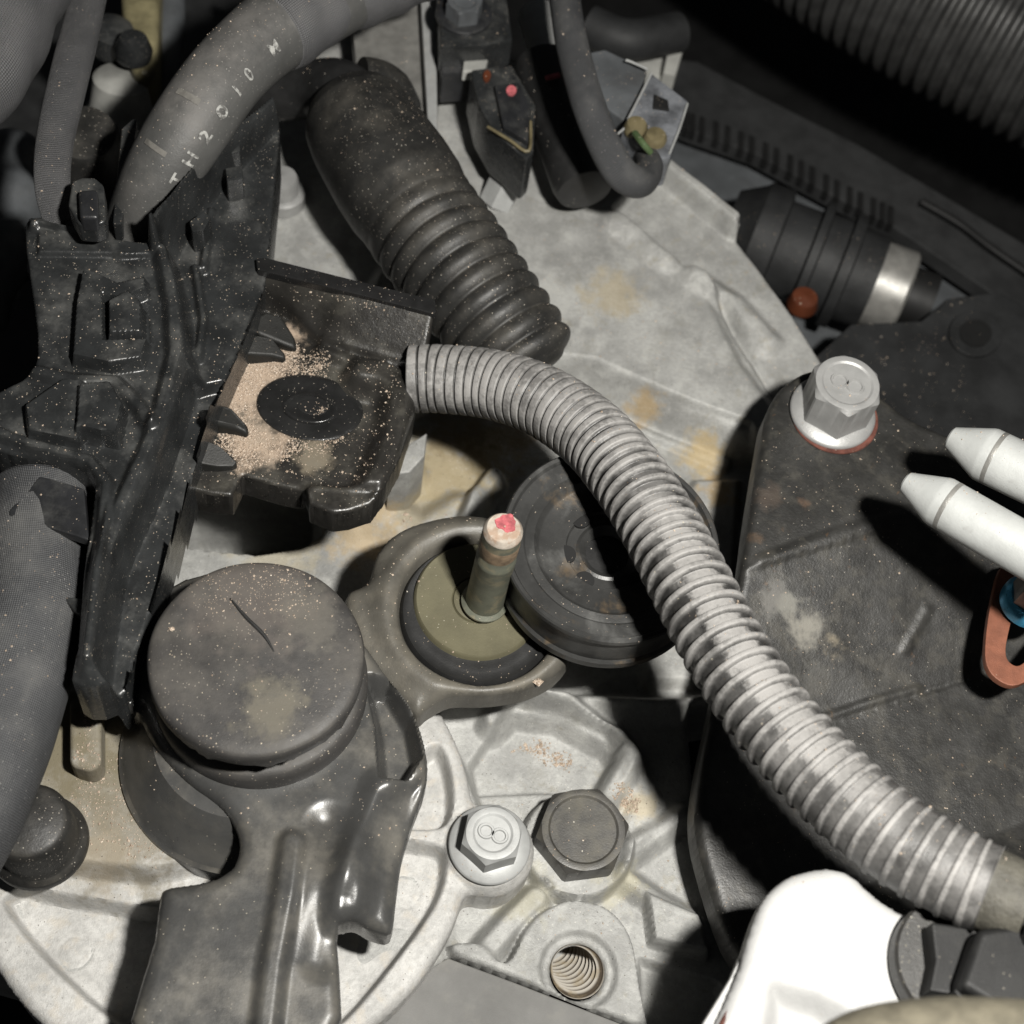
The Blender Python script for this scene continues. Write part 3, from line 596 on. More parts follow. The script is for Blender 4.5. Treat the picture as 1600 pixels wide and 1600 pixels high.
# ------------------------------------------------------------------ pipes at the right edge
def pipe(label, tip, far, r, zt, zf, band):
    a, e = P(*tip, zt), P(*far, zf); ax = (e - a)
    t = thing('pipe', label, 'pipe', a, 'silver pipes at the right edge')
    b = MB(); b.lathe([(0, 0), (r * .34, 0), (r * .42, .03), (r * .97, .62), (r, .68), (r, ax.length)], a, ax, seg=48); b.build('pipe_body', m_pipe, t, angle=22)
    b = MB(); b.lathe([(r * 1.0, .80), (r * 1.006, .82), (r * 1.006, .86), (r, .88)], a, ax, seg=48); b.f = [f for f in b.f if len(f) == 4]; b.build('crimp_line', m_steel, t)
pipe('lower silver pipe with a conical tip pointing at the black bracket', (1414, 752), (1680, 905), .43, 5.0, 5.6, 0)
pipe('upper silver pipe with a blunt conical tip cut by the right edge', (1484, 683), (1720, 795), .47, 5.0, 5.6, 0)

# copper strap and blue nut
t = thing('copper_strap', 'rusty orange metal strap end on the black bracket at the right edge', 'strap', P(1580, 980, 2.2))
b = MB()
o_ = pl([(1572, 878), (1550, 935), (1540, 1000), (1542, 1040), (1562, 1064), (1592, 1070), (1640, 1040), (1690, 1000), (1690, 960), (1640, 985), (1600, 1035), (1580, 1036), (1572, 1015), (1582, 965), (1600, 900), (1640, 880)], 2.75)
o_ = [Vector(q) for q in cr([tuple(q) for q in o_], 4, True)]; b.slab(o_, .16); b.build('strap_plate', m_copper, t, bevel=.03)
nb = P(1612, 935, 3.1)
t = thing('flange_nut', 'grey hex nut with a blue flange cut by the right edge', 'nut', nb)
b = MB(); b.lathe([(.50, -.2), (.50, -.05), (.46, .04), (.40, .1)], nb, seg=50); b.build('flange', m_blue, t)
b = MB(); hexprof(b, nb + Vector((0, 0, .04)), .36, .36, .55, rot=.2); b.build('hex_head', m_steel, t, angle=22)

# ------------------------------------------------------------------ white bracket lower right
t = thing('white_bracket', 'bright white metal bracket with rounded corner at the lower right', 'bracket', P(1280, 1500, 5))
wz = 5.2
o_ = [(1168, 1478), (1192, 1410), (1230, 1370), (1285, 1355), (1330, 1362), (1372, 1398), (1420, 1425), (1500, 1440), (1640, 1470), (1700, 1700), (1060, 1700), (1120, 1600), (1160, 1510)]
o_ = [tuple(q)[:2] for q in cr([tuple(q)[:2] for q in pl(o_, wz)], 3, True)]
R = Relief(o_, wz, step=.04, rough=.004)
R.area(pl([(1215, 1545), (1280, 1565), (1345, 1600), (1340, 1680), (1200, 1680)], wz), wz - .30, .35)
q = P(1270, 1400, wz); R.H -= .25 * np.clip(np.hypot(R.X - q.x, R.Y - q.y) - .5, 0, 9) ** 1.5 * .25
R.bevel_edge(.18, .16); R.mesh(.3).build('top_plate', m_white, t, angle=50)
b = MB(); b.slab(pl([(1176, 1478), (1160, 1486), (1140, 1530), (1085, 1620), (1105, 1630), (1150, 1545), (1180, 1500)], wz - .35), .2); b.build('edge_fold', m_white, t, bevel=.04)
b = MB(); b.tube(pl([(1182, 1492), (1168, 1525), (1148, 1560), (1118, 1625)], wz - .2), .05, seg=8); b.build('rust_line', m_rust_fringe, t)

# grey round connector on it
t = thing('plug_connector', 'dusty dark grey electrical plug with round base on the white bracket', 'plug', P(1480, 1500, 5.4))
b = MB(); b.lathe([(.93, 0), (.93, .28), (.89, .33), (0, .34)], P(1490, 1512, wz + .02), seg=64); b.build('round_base', m_plugbase, t)
b = MB(); b.slab(pl([(1455, 1440), (1525, 1450), (1600, 1470), (1600, 1540), (1560, 1572), (1520, 1560), (1452, 1548), (1462, 1500)], 6.0), .7); b.build('plug_body', m_plug, t, bevel=.05)
b = MB(); b.slab(pl([(1530, 1450), (1600, 1440), (1660, 1470), (1640, 1560), (1575, 1585), (1500, 1540)], 6.5), .5); b.build('raised_block', m_plug, t, bevel=.12, seg=3)
b = MB(); b.slab(pl([(1490, 1548), (1500, 1540), (1560, 1570), (1550, 1590), (1520, 1580)], 6.25), .3); b.build('latch', m_slot, t, bevel=.03)
t = thing('fabric_sleeve', 'blurred brown grey fabric sleeve edge across the bottom right corner', 'sleeve', P(1450, 1640, 8.5))
b = MB(); b.tube(pl([(1240, 1720), (1330, 1655), (1450, 1635), (1620, 1640), (1760, 1660)], 8.5), [.35, .5, .55, .55, .55], seg=32); b.build('sleeve_tube', m_brownsleeve, t)

# ------------------------------------------------------------------ the corrugated conduit
hp = [(640, 592, 2.75), (690, 592, 2.85), (770, 601, 3.1), (850, 628, 3.5), (925, 680, 3.9), (985, 750, 4.3), (1035, 830, 4.6), (1082, 920, 4.9), (1130, 1010, 5.1), (1185, 1095, 5.3), (1250, 1175, 5.5), (1325, 1250, 5.7), (1410, 1318, 5.9), (1500, 1370, 6.1), (1545, 1390, 6.2)]
hpts = [P(*q) for q in hp]
sp0 = Spine(hpts, .05); HL = sp0.len
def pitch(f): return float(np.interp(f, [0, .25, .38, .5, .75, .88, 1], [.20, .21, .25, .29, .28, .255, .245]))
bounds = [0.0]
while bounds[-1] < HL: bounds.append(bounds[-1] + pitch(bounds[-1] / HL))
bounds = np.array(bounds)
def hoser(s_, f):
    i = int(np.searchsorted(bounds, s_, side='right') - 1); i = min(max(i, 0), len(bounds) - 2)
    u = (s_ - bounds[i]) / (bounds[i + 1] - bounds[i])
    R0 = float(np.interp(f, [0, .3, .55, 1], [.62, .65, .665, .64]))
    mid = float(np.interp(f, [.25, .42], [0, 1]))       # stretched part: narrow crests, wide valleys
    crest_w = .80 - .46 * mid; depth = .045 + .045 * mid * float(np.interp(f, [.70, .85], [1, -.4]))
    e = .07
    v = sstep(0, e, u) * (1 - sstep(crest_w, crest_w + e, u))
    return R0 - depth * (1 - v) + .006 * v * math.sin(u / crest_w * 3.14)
def conduit_mat():
    t = NT('grey_dusty_conduit')
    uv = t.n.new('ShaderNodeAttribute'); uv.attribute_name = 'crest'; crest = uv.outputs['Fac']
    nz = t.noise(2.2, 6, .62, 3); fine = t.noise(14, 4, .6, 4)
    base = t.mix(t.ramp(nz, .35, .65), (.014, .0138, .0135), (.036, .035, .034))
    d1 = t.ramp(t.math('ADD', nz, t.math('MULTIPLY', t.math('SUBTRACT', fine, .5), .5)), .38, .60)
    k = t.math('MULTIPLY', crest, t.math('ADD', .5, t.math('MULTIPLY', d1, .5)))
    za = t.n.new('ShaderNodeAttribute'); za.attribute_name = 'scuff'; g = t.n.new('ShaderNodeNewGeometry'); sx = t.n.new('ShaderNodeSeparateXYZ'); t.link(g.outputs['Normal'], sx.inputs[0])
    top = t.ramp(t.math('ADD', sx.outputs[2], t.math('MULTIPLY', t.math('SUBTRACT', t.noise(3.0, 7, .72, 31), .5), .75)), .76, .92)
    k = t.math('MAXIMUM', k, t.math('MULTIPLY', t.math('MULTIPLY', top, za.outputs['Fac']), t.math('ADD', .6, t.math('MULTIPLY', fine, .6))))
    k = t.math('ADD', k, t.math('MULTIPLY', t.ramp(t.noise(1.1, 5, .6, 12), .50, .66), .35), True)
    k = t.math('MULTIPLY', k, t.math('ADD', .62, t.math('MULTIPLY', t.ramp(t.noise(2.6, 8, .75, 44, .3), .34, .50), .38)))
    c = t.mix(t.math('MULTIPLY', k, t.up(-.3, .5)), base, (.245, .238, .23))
    c = t.mix(t.math('MULTIPLY', t.speck(10, .12, .15), .7), c, (.4, .36, .28)); c = t.mix(t.math('MULTIPLY', t.speck(13, .12, .12), .8), c, (.10, .07, .045))
    t.link(c, t.b.inputs['Base Color']); t.link(t.math('ADD', .36, t.math('MULTIPLY', k, .22)), t.b.inputs['Roughness'])
    t.b.inputs['Specular IOR Level'].default_value = .45
    bn = t.n.new('ShaderNodeBump'); bn.inputs['Distance'].default_value = .008; t.link(t.noise(25, 4, .6, 2), bn.inputs['Height']); t.link(bn.outputs[0], t.b.inputs['Normal'])
    return t.m
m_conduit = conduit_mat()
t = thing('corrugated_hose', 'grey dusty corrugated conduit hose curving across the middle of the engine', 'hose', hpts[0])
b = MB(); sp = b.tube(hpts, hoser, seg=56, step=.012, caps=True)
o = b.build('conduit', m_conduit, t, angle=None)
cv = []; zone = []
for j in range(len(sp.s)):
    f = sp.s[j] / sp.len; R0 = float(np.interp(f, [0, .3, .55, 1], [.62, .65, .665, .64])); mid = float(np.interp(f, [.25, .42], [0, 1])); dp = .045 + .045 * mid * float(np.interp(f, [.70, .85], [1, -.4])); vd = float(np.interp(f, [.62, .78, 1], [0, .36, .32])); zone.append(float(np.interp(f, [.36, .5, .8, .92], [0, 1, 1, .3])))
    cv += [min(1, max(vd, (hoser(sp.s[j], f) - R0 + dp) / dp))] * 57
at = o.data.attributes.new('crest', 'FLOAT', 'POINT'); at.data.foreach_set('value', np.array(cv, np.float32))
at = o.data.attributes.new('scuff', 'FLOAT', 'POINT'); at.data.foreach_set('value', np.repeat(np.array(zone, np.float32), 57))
p_, t_, n_, b_ = sp.at(sp.len)
t2 = thing('hose_clip', 'black clip with clay coloured tape at the lower end of the corrugated hose', 'clip', p_)
b = MB(); b.tube([p_ - t_ * .1, p_ + t_ * .25, p_ + t_ * .55], [.60, .58, .52], seg=40, step=.05, wob=.03); b.build('tape_wrap', m_clay, t2)
b = MB(); b.lathe([(.55, 0), (.60, .05), (.62, .4), (.5, .5)], p_ + t_ * .45 + Vector((.12, -.05, .1)), t_, seg=36); b.build('clip_ring', m_plastic, t2)
b = MB(); b.tube([p_ + t_ * .6, p_ + t_ * 1.6, p_ + t_ * 3], .5, seg=30); b.build('hose_stub', m_plastic, t2)

# ------------------------------------------------------------------ bellows boot
bp = [P(*q) for q in ((548, 165, 1.9), (575, 215, 2.0), (620, 285, 2.05), (670, 360, 2.0), (722, 430, 1.95), (775, 500, 1.8), (815, 555, 1.6), (835, 590, 1.4))]
sb = Spine(bp, .05)
def boot(s_, f):
    big = float(np.interp(s_, [0, .15, .5, 1.0, 2.2, 2.8, 3.1, 4.5, 6.2, sb.len], [.75, 1.0, 1.16, 1.22, 1.28, 1.27, 1.22, 1.19, 1.10, 1.05]))
    a = float(np.interp(s_, [3.2, 4.0], [0, 1])); end = math.sqrt(max(0.02, 1 - max(0, (s_ - sb.len + .55) / .56) ** 2))
    return (big - .02 * a + a * (.125 * abs(math.sin((s_ - 2.6) * math.pi / .39)) ** .75 - .075)) * end
t = thing('rubber_boot', 'dusty black rubber bellows boot above the corrugated hose', 'boot', bp[0])
b = MB(); b.tube(bp, boot, seg=64, step=.03); b.build('bellows', m_rubber, t, angle=None)
q0 = P(520, 150, 1.6)
b = MB(); b.tube([P(560, 190, 1.9), P(535, 150, 1.9), P(500, 140, 1.6), P(440, 145, 1.2), P(380, 150, .8)], [.8, .72, .62, .6, .55], seg=32); b.build('neck_tube', m_blackrub, t)
b = MB(); b.tube([P(560, 135, 1.9), P(590, 145, 1.7), P(620, 180, 1.0)], [.62, .7, .6], seg=32); b.build('shoulder', m_rubber, t)

# ------------------------------------------------------------------ bracket tray with sand
tr = thing('bracket_tray', 'black plastic bracket tray with oval grommet covered in tan sand', 'bracket', P(480, 640, 2.6))
tz = 2.7
out = pl([(405, 418, 3.55), (678, 486, 3.55), (668, 540, 3.1), (655, 600), (645, 660), (625, 725), (600, 775), (580, 800), (545, 812), (520, 815), (484, 800), (478, 768), (440, 760), (378, 742), (362, 775), (330, 772), (262, 755), (240, 700), (300, 560), (350, 440)], tz)
R = Relief(out, tz, step=.035, rough=.006)
fold = pl([(380, 478), (450, 500), (500, 545), (560, 565), (660, 592)], tz); rim = pl([(405, 418), (678, 486)], 3.55)
up = pl([(395, 402, 3.55), (700, 474, 3.55), (672, 590), (560, 560), (500, 540), (450, 495), (385, 470)], tz)
d1, _ = ldist(R.X, R.Y, rim); d2, _ = ldist(R.X, R.Y, fold)
slope = tz + .15 + .75 * d2 / (d1 + d2 + 1e-6)
R.area([tuple(q)[:2] for q in up], lambda x, y: slope, .12)
R.ridge(pl([(505, 545), (560, 565), (660, 592)], tz + .1), .12, .16, .12)
q = P(498, 488, 3.2); R.H -= .16 * np.exp(-((R.X - q.x) ** 2 + (R.Y - q.y) ** 2) / .10)
bumper = [tuple(q)[:2] for q in cr([tuple(q)[:2] for q in pl([(565, 580), (600, 588), (622, 612), (618, 660), (600, 720), (575, 765), (535, 778), (495, 775)], tz + .35)], 6)]
R.ridge(bumper, .20, .45, .28)
R.area(pl([(485, 760), (590, 765), (575, 808), (520, 820), (475, 805)], tz + .3), tz + .30, .2)
R.bevel_edge(.07, .06)
R.mesh(.62).build('tray_plate', m_tray, tr, angle=50)
b = MB(); b.slab(pl([(400, 403), (415, 402), (550, 436), (680, 468), (682, 486), (678, 490), (540, 455), (402, 421)], 3.62), .2); b.build('rim_flange', m_gloss, tr, bevel=.03)
def oval(cx, cy, rx, ry, z, a=-8, n=44): 
    a = math.radians(-a); return [P(cx + rx * math.cos(t) * math.cos(a) - ry * math.sin(t) * math.sin(a), cy + rx * math.cos(t) * math.sin(a) + ry * math.sin(t) * math.cos(a), z) for t in np.linspace(0, 2 * math.pi, n, endpoint=False)]
b = MB(); vs = []; rows = [(84, 51, .0), (82, 50, .03), (76, 46, .05), (62, 36, .035), (46, 26, .03), (42, 23, .08), (38, 21, .09), (34, 18, .05)]
for (rx, ry, dz_) in rows: vs += oval(484, 637, rx, ry, tz + dz_)
n = 44; fs = [(j * n + i, j * n + (i + 1) % n, (j + 1) * n + (i + 1) % n, (j + 1) * n + i) for j in range(len(rows) - 1) for i in range(n)] + [tuple((len(rows) - 1) * n + i for i in range(n))]
b.add(vs, fs); gm = b.build('grommet', m_gloss, tr, angle=60)
b = MB(); b.slab(oval(488, 636, 24, 12, tz + .06), .1); b.build('plug', m_slot, gm, bevel=.02)
for g in ([(392, 474, 3.5), (415, 472, 3.3), (440, 490, 3.1), (462, 528, 2.85), (464, 546, 2.8), (444, 538, 2.9), (400, 512, 3.2)],
          [(378, 512, 3.35), (400, 510, 3.3), (425, 525, 3.1), (446, 552, 2.85), (446, 562, 2.8), (425, 556, 2.9), (380, 545, 3.2)],
          [(345, 548, 3.3), (356, 548, 3.25), (368, 566, 3.0), (377, 588, 2.85), (370, 592, 2.8), (335, 590, 3.0), (330, 580, 3.2)],
          [(312, 612, 3.3), (335, 615, 3.3), (362, 634, 3.1), (388, 664, 2.85), (388, 680, 2.8), (366, 670, 2.9), (305, 648, 3.2)],
          [(290, 668, 3.3), (315, 672, 3.3), (345, 695, 3.1), (372, 722, 2.85), (366, 730, 2.8), (340, 728, 2.9), (285, 712, 3.2)]):
    b = MB(); b.slab([Vector(q) - Vector((0, 0, max(0, q.z - 3.05))) for q in pl(g)], .5); b.build('gusset', m_gusset, tr, bevel=.08, seg=3)

# ------------------------------------------------------------------ harness clip (black moulding at the left)
cl = thing('harness_clip', 'large black plastic harness holder with moulded latch boxes at the left', 'clip', P(200, 600, 3.5))
out = [(38, 352), (62, 338), (120, 352), (190, 376), (245, 372), (290, 318), (350, 240), (395, 185), (428, 150), (436, 175), (428, 260), (414, 400), (398, 470), (370, 530), (335, 610), (298, 700), (275, 780), (245, 880), (205, 985), (192, 1045), (150, 1072), (112, 1062), (122, 1010), (130, 900), (137, 850), (148, 770), (138, 738), (60, 716), (-10, 700), (-40, 640), (10, 605), (52, 578), (58, 520), (46, 430)]
cz = 4.0
op = pl(out, cz)
op = [tuple(q)[:2] for q in cr([tuple(q)[:2] for q in op], 2, True)]
R = Relief(op, cz, step=.028, rough=.004); R.ws = .5
R.area(pl([(262, 380), (300, 315), (436, 130), (450, 200), (420, 420), (380, 520), (335, 620), (300, 560), (285, 450)], cz), 3.45, .5)
R.area(pl([(300, 600), (345, 590), (250, 900), (190, 1090), (160, 1060), (190, 880), (255, 740)], cz - .4), 3.2, .25)
R.ridge(pl([(240, 385), (272, 330), (330, 262), (425, 160)], cz + .1), .10, .75, .10)
R.ridge(pl([(55, 352), (120, 366), (190, 390), (240, 386)], cz + .1), .10, .22, .14)
R.ridge(pl([(256, 400), (272, 480), (276, 560), (248, 670), (190, 800), (160, 900), (142, 1050)], cz), .14, .25, .22)
R.ridge(pl([(305, 420), (318, 500), (310, 560)], 3.5), .06, .16, .12); R.ridge(pl([(330, 330), (318, 420)], 3.5), .06, .14, .12)
R.area(pl([(128, 420), (150, 424), (184, 440), (228, 430), (234, 520), (222, 560), (170, 568), (112, 556), (118, 470)], cz + .3), cz + .32, .08)
R.area(pl([(162, 462), (190, 470), (232, 452), (236, 530), (164, 532)], cz + .25), cz + .02, .1)
R.area(pl([(168, 468), (200, 452), (222, 470), (222, 520), (168, 522)], cz + .4), cz + .42, .12)
R.ridge(pl([(60, 585), (120, 598), (180, 600), (220, 640), (235, 670)], cz), .10, .16, .2)
R.area(pl([(40, 640), (100, 598), (130, 600), (122, 668), (128, 700), (45, 680)], cz + .1), cz + .28, .12)
R.area(pl([(125, 610), (175, 605), (195, 640), (185, 690), (120, 680)], cz + .2), cz + .45, .14)
R.ridge(pl([(-20, 672), (20, 690), (60, 702), (140, 725), (168, 760), (160, 850), (140, 1040)], cz), .10, .20, .14)
R.area(pl([(60, 360), (235, 385), (240, 402), (60, 400)], cz), cz + .1, .06)
R.bevel_edge(.07, .07)
R.mesh(1.3).build('holder_body', m_plastic, cl, angle=50)
for (xy) in ([(296, 345), (318, 330), (330, 338), (318, 360), (300, 362)], [(356, 200), (372, 196), (376, 236), (360, 240)], [(352, 262), (378, 258), (380, 278), (354, 282)]):
    b = MB(); b.slab(pl(xy, cz + .05), .6); b.build('latch_tooth', m_plastic, cl, bevel=.03)
b = MB(); b.slab(pl([(62, 742), (132, 762), (140, 845), (120, 838), (14, 806), (12, 798)], 3.9), .25); b.build('strap_tongue', m_plastic_clean, cl, bevel=.05)
b = MB(); b.slab(pl([(92, 930), (135, 935), (140, 965), (120, 958), (108, 945)], 3.7), .6); b.build('side_tab', m_plastic, cl, bevel=.04)
b = MB(); b.slab(pl([(190, 200), (208, 184), (214, 186), (206, 260), (190, 350), (176, 350), (182, 280)], 3.9), .5); b.build('side_rail', m_plastic, cl, bevel=.04)
t = thing('strap_buckle', 'small dented black buckle block above the harness holder', 'buckle', P(138, 320, 4.3))
b = MB(); b.slab(pl([(112, 282), (128, 276), (148, 276), (162, 288), (166, 345), (150, 352), (122, 350), (106, 320)], 4.9), .5); b.build('buckle_frame', m_plastic, t, bevel=.06, seg=3)
b = MB(); b.slab(pl([(122, 296), (152, 294), (154, 340), (124, 340)], 5.1), .4); b.build('buckle_pad', m_plastic_clean, t, bevel=.07, seg=3)

# ------------------------------------------------------------------ sleeves and hoses on the left
t = thing('lower_sleeve', 'grey dusty woven sleeve hose running down the left edge', 'sleeve', P(40, 950, 3))
b = MB(); b.tube([P(70, 770, 3.0), P(58, 850, 3.05), P(45, 960, 3.1), P(5, 1100, 3.1), P(-50, 1240, 3.0), P(-120, 1370, 2.8)], [.86, .88, .92, .92, .95, .95], seg=48, step=.06, wob=.015); b.build('sleeve_tube', m_sleeve2, t, angle=None)
t = thing('harness_hose', 'thick grey rubber hose with white print 2010 running into the harness holder', 'hose', P(300, 180, 4))
hb = [P(*q) for q in ((190, 470, 2.2), (212, 380, 2.9), (246, 284, 4.0), (305, 185, 4.8), (365, 105, 5.0), (440, 40, 5.0), (540, -15, 4.9), (680, -70, 4.6))]
b = MB(); sh = b.tube(hb, lambda s_, f: float(np.interp(f, [0, .3, .55, .7, .8, .9, 1], [.60, .70, .74, .80, .76, .74, .7])) + .01 * math.sin(s_ * 2.1), seg=48, step=.06); b.build('rubber_hose', m_harness, t, angle=None)
b = MB(); b.tube([sh.at(sh.len * f)[0] for f in (.60, .66, .72, .8, .88, .99)], lambda s_, f: .80 + .035 * math.sin(s_ * 3.1) + .02 * math.sin(s_ * 7), seg=48, step=.06, wob=.02); b.build('woven_tape', m_sleeve, t, angle=None)
def print_on(sp, text, s0, phi, size, mat, par, name='printed_letter', lift=.022, rfun=None, gap=None):
    """flat print laid on the hose surface, one small mesh per character"""
    q = s0
    for ch in text:
        if ch != ' ':
            cu = bpy.data.curves.new('ch', 'FONT'); cu.body = ch; cu.size = size; cu.align_x = 'CENTER'; cu.offset = .008
            ob = bpy.data.objects.new('ch', cu); C.objects.link(ob); dg = bpy.context.evaluated_depsgraph_get(); me = bpy.data.meshes.new_from_object(ob.evaluated_get(dg))
            bpy.data.objects.remove(ob); bm = bmesh.new(); bm.from_mesh(me); bmesh.ops.triangulate(bm, faces=bm.faces); bmesh.ops.subdivide_edges(bm, edges=bm.edges, cuts=2, use_grid_fill=True); bmesh.ops.triangulate(bm, faces=bm.faces); bm.to_mesh(me); bm.free()
            vs = []
            for v in me.vertices:
                p_, t_, n_, b_ = sp.at(q + v.co.x); r = rfun(q + v.co.x) + lift; a = phi - v.co.y / r
                vs.append(p_ + (n_ * math.cos(a) + b_ * math.sin(a)) * r)
            m_ = MB(); m_.add(vs, [tuple(p.vertices) for p in me.polygons]); m_.build(name, mat, par); bpy.data.meshes.remove(me)
        q += gap or size * .8
HR = lambda q: float(np.interp(q / sh.len, [0, .3, .55, .7, .8, .9, 1], [.60, .70, .74, .80, .76, .74, .7])) + .01 * math.sin(q * 2.1)
PHI = math.pi + .78
print_on(sh, 'TH2010 M', sh.len * .265, PHI, .33, m_print, t, rfun=HR, gap=.40)
print_on(sh, 'I1', sh.len * .29, math.pi + .05, .7, m_dim, t, rfun=HR, gap=.85, name='faded_mark', lift=.018)
t = thing('woven_strap', 'flat woven black sleeve hanging beside the thick grey hose', 'sleeve', P(100, 150, 4))
b = MB(); b.tube([P(150, -60, 4.6), P(130, 30, 4.6), P(108, 120, 4.6), P(86, 220, 4.5), P(82, 290, 4.3), P(95, 350, 3.9)], [.36, .36, .38, .37, .34, .30], seg=36, squash=(1.0, .45), step=.06); b.build('strap_sleeve', m_sleeve, t, angle=None)
t = thing('wrapped_bundle', 'dark cloth wrapped wiring bundle in the upper left corner', 'wiring', P(0, 60, 5))
b = MB(); b.tube([P(70, -120, 5.0), P(15, 0, 5.0), P(-50, 110, 5.0), P(-140, 220, 4.8)], lambda s_, f: .98 + .04 * math.sin(s_ * 2.2) + .02 * math.sin(s_ * 5), seg=48, step=.06, wob=.02); b.build('cloth_wrap', m_sleeve, t, angle=None)
t = thing('rubber_bump_stop', 'round black rubber knob on the aluminium cover at the left edge', 'rubber stop', P(62, 1310, 1))
kb = P(62, 1318, 1.0)
b = MB(); b.lathe([(.78, 0), (.80, .06), (.78, .2), (.70, .26), (.66, .34), (.64, 1.05), (.58, 1.16), (.5, 1.2), (0, 1.22)], kb, seg=60); b.build('knob', m_rubber, t, angle=50)

# ------------------------------------------------------------------ top centre: plate, mount block, connectors, cable
t = thing('upright_plate', 'grey steel plate with a vertical edge painted paler as if flash-lit behind the rubber boot', 'plate', P(640, 60, .6))
b = MB(); b.slab(pl([(540, -60), (655, -60), (668, 175), (640, 200), (560, 140)], .9), .6); b.build('plate_face', m_steel, t, bevel=.04)
b = MB(); b.slab(pl([(654, -60), (680, -60), (684, 205), (668, 190)], 1.25), 1.0); b.build('lit_edge', m_zincw, t, bevel=.04)  # paler strip paints the edge facing the flash as lit
t = thing('mount_block', 'black block with a dark hex bolt at the top edge', 'mount', P(740, 40, 1.2))
b = MB(); b.slab(pl([(684, -60), (785, -60), (802, 62), (760, 70), (688, 74)], 2.1), .8); b.build('block', m_plastic, t, bevel=.08)
b = MB(); b.slab(pl([(684, 78), (766, 74), (756, 112), (690, 116)], 1.5), .9); b.build('lower_step', m_plastic_clean, t, bevel=.06)
b = MB(); b.slab(pl([(726, 80), (768, 76), (758, 110), (722, 112)], 1.65), .3); b.build('bright_pad', m_palegrey, t, bevel=.05)
b = MB(); b.lathe([(.62, 0), (.62, .06), (.56, .1)], P(724, 24, 2.1), seg=40); b.build('washer', m_plastic_clean, t)
b = MB(); hexprof(b, P(724, 22, 2.2), .36, .36, .4, rot=.3); b.build('hex_head', m_darkgrey, t, angle=22)
t = thing('sensor_connector', 'black sensor connector with olive edges and a red dot', 'connector', P(790, 180, 1.2))
b = MB(); b.slab(pl([(735, 108), (800, 100), (838, 165), (834, 238), (822, 250), (770, 205), (748, 165)], 2.0), 1.3); b.build('connector_body', m_plastic, t, bevel=.07)
b = MB(); b.slab(pl([(772, 132), (812, 128), (830, 170), (826, 222), (786, 198)], 2.15), .4); b.build('latch_plate', m_plastic_clean, t, bevel=.05)
b = MB(); b.tube(pl([(762, 198), (795, 218), (826, 236), (829, 190)], 2.1), .035, seg=8); b.build('seal_edge', m_beige, t)
b = MB(); b.slab(oval(799, 141, 8, 8, 2.18, n=14), .05); b.build('red_dot', m_red, t)
b = MB(); b.slab(oval(761, 118, 6, 9, 2.05, n=14), .05); b.build('tan_dot', m_orange, t)
t = thing('bracket_shadow_form', 'dark cylinder standing in for a bracket and its soft shadow under the fabric cable', 'canister', P(890, 240, 1))
b = MB(); a_, e_ = P(845, 100, 1.2), P(915, 300, 1.1); b.lathe([(.3, -.2), (.62, 0), (.66, .2), (.66, (e_ - a_).length - .3), (.6, (e_ - a_).length - .05), (.3, (e_ - a_).length + .05), (0, (e_ - a_).length + .06)], a_, e_ - a_, seg=44); b.build('bracket_shadow_body', m_blackrub, t)  # dark form modelled in place of a bracket and its soft shadow
b = MB(); b.slab(pl([(852, 118), (874, 113), (876, 119), (854, 124)], 1.95), .05); b.build('red_mark', m_red, t)
t = thing('pale_pipe', 'short pale metal pipe stub beside the fabric cable', 'pipe', P(860, 60, 1))
b = MB(); a_, e_ = P(838, 20, .9), P(868, 112, .9); b.lathe([(.42, 0), (.45, .1), (.45, (e_ - a_).length)], a_, e_ - a_, seg=36); b.build('pipe_stub', m_zincw, t)
tag(MB().build('unused', m_dark), 'x', 'x') if False else None
t = thing('fabric_cable', 'grey fuzzy fabric wrapped cable looping down to the smoky connector', 'cable', P(940, 180, 3))
cb_ = [P(*q) for q in ((878, -60, 3.8), (884, 10, 3.8), (896, 80, 3.7), (918, 160, 3.5), (945, 228, 3.2), (972, 272, 2.9), (1000, 284, 2.6), (1014, 262, 2.3), (1008, 235, 2.0))]
b = MB(); b.tube(cb_, [.34, .33, .33, .34, .34, .34, .33, .30, .26], seg=32, step=.05, wob=.015); b.build('cable_sleeve', m_sleeve2, t, angle=None)
t = thing('smoky_connector', 'smoky grey plastic connector housing with two beige seals at the end of the cable', 'connector', P(1000, 160, 1.5))
b = MB(); b.slab(pl([(918, 82), (945, 76), (1012, 108), (1000, 160), (975, 188), (935, 160)], 2.2), .9); b.build('dark_half', m_darkgrey, t, bevel=.06)
b = MB(); b.slab(pl([(1016, 112), (1076, 158), (1048, 246), (1018, 250), (972, 200)], 2.4), .9); b.build('clear_half', m_clear, t, bevel=.05)
for ed in ([(1018, 114), (1000, 150), (976, 196)], [(1074, 162), (1062, 200), (1046, 240)], [(976, 200), (962, 212)], [(1012, 108), (985, 96), (978, 94)]):
    b = MB(); b.tube(pl(ed, 2.43), .026, seg=8); b.build('bright_rim', m_zincw, t)
b = MB(); b.slab(pl([(1022, 146), (1044, 156), (1046, 172), (1020, 168)], 2.45), .1); b.build('slot', m_slot, t, bevel=.02)
for (x, y) in ((992, 205), (1022, 222)):
    b = MB(); b.lathe([(.24, 0), (.25, .15), (.2, .24), (0, .26)], P(x, y, 2.35), seg=24); b.build('wire_seal', m_beige, t)
b = MB(); b.tube([P(992, 208, 2.7), P(1004, 224, 2.8), P(1016, 238, 2.6)], .07, seg=10); b.build('green_wire', M('green_wire', (.06, .09, .04), .4), t)
t = thing('rear_casting', 'pale grey metal casting behind the cable at the top', 'casting', P(960, 90, -1.5))
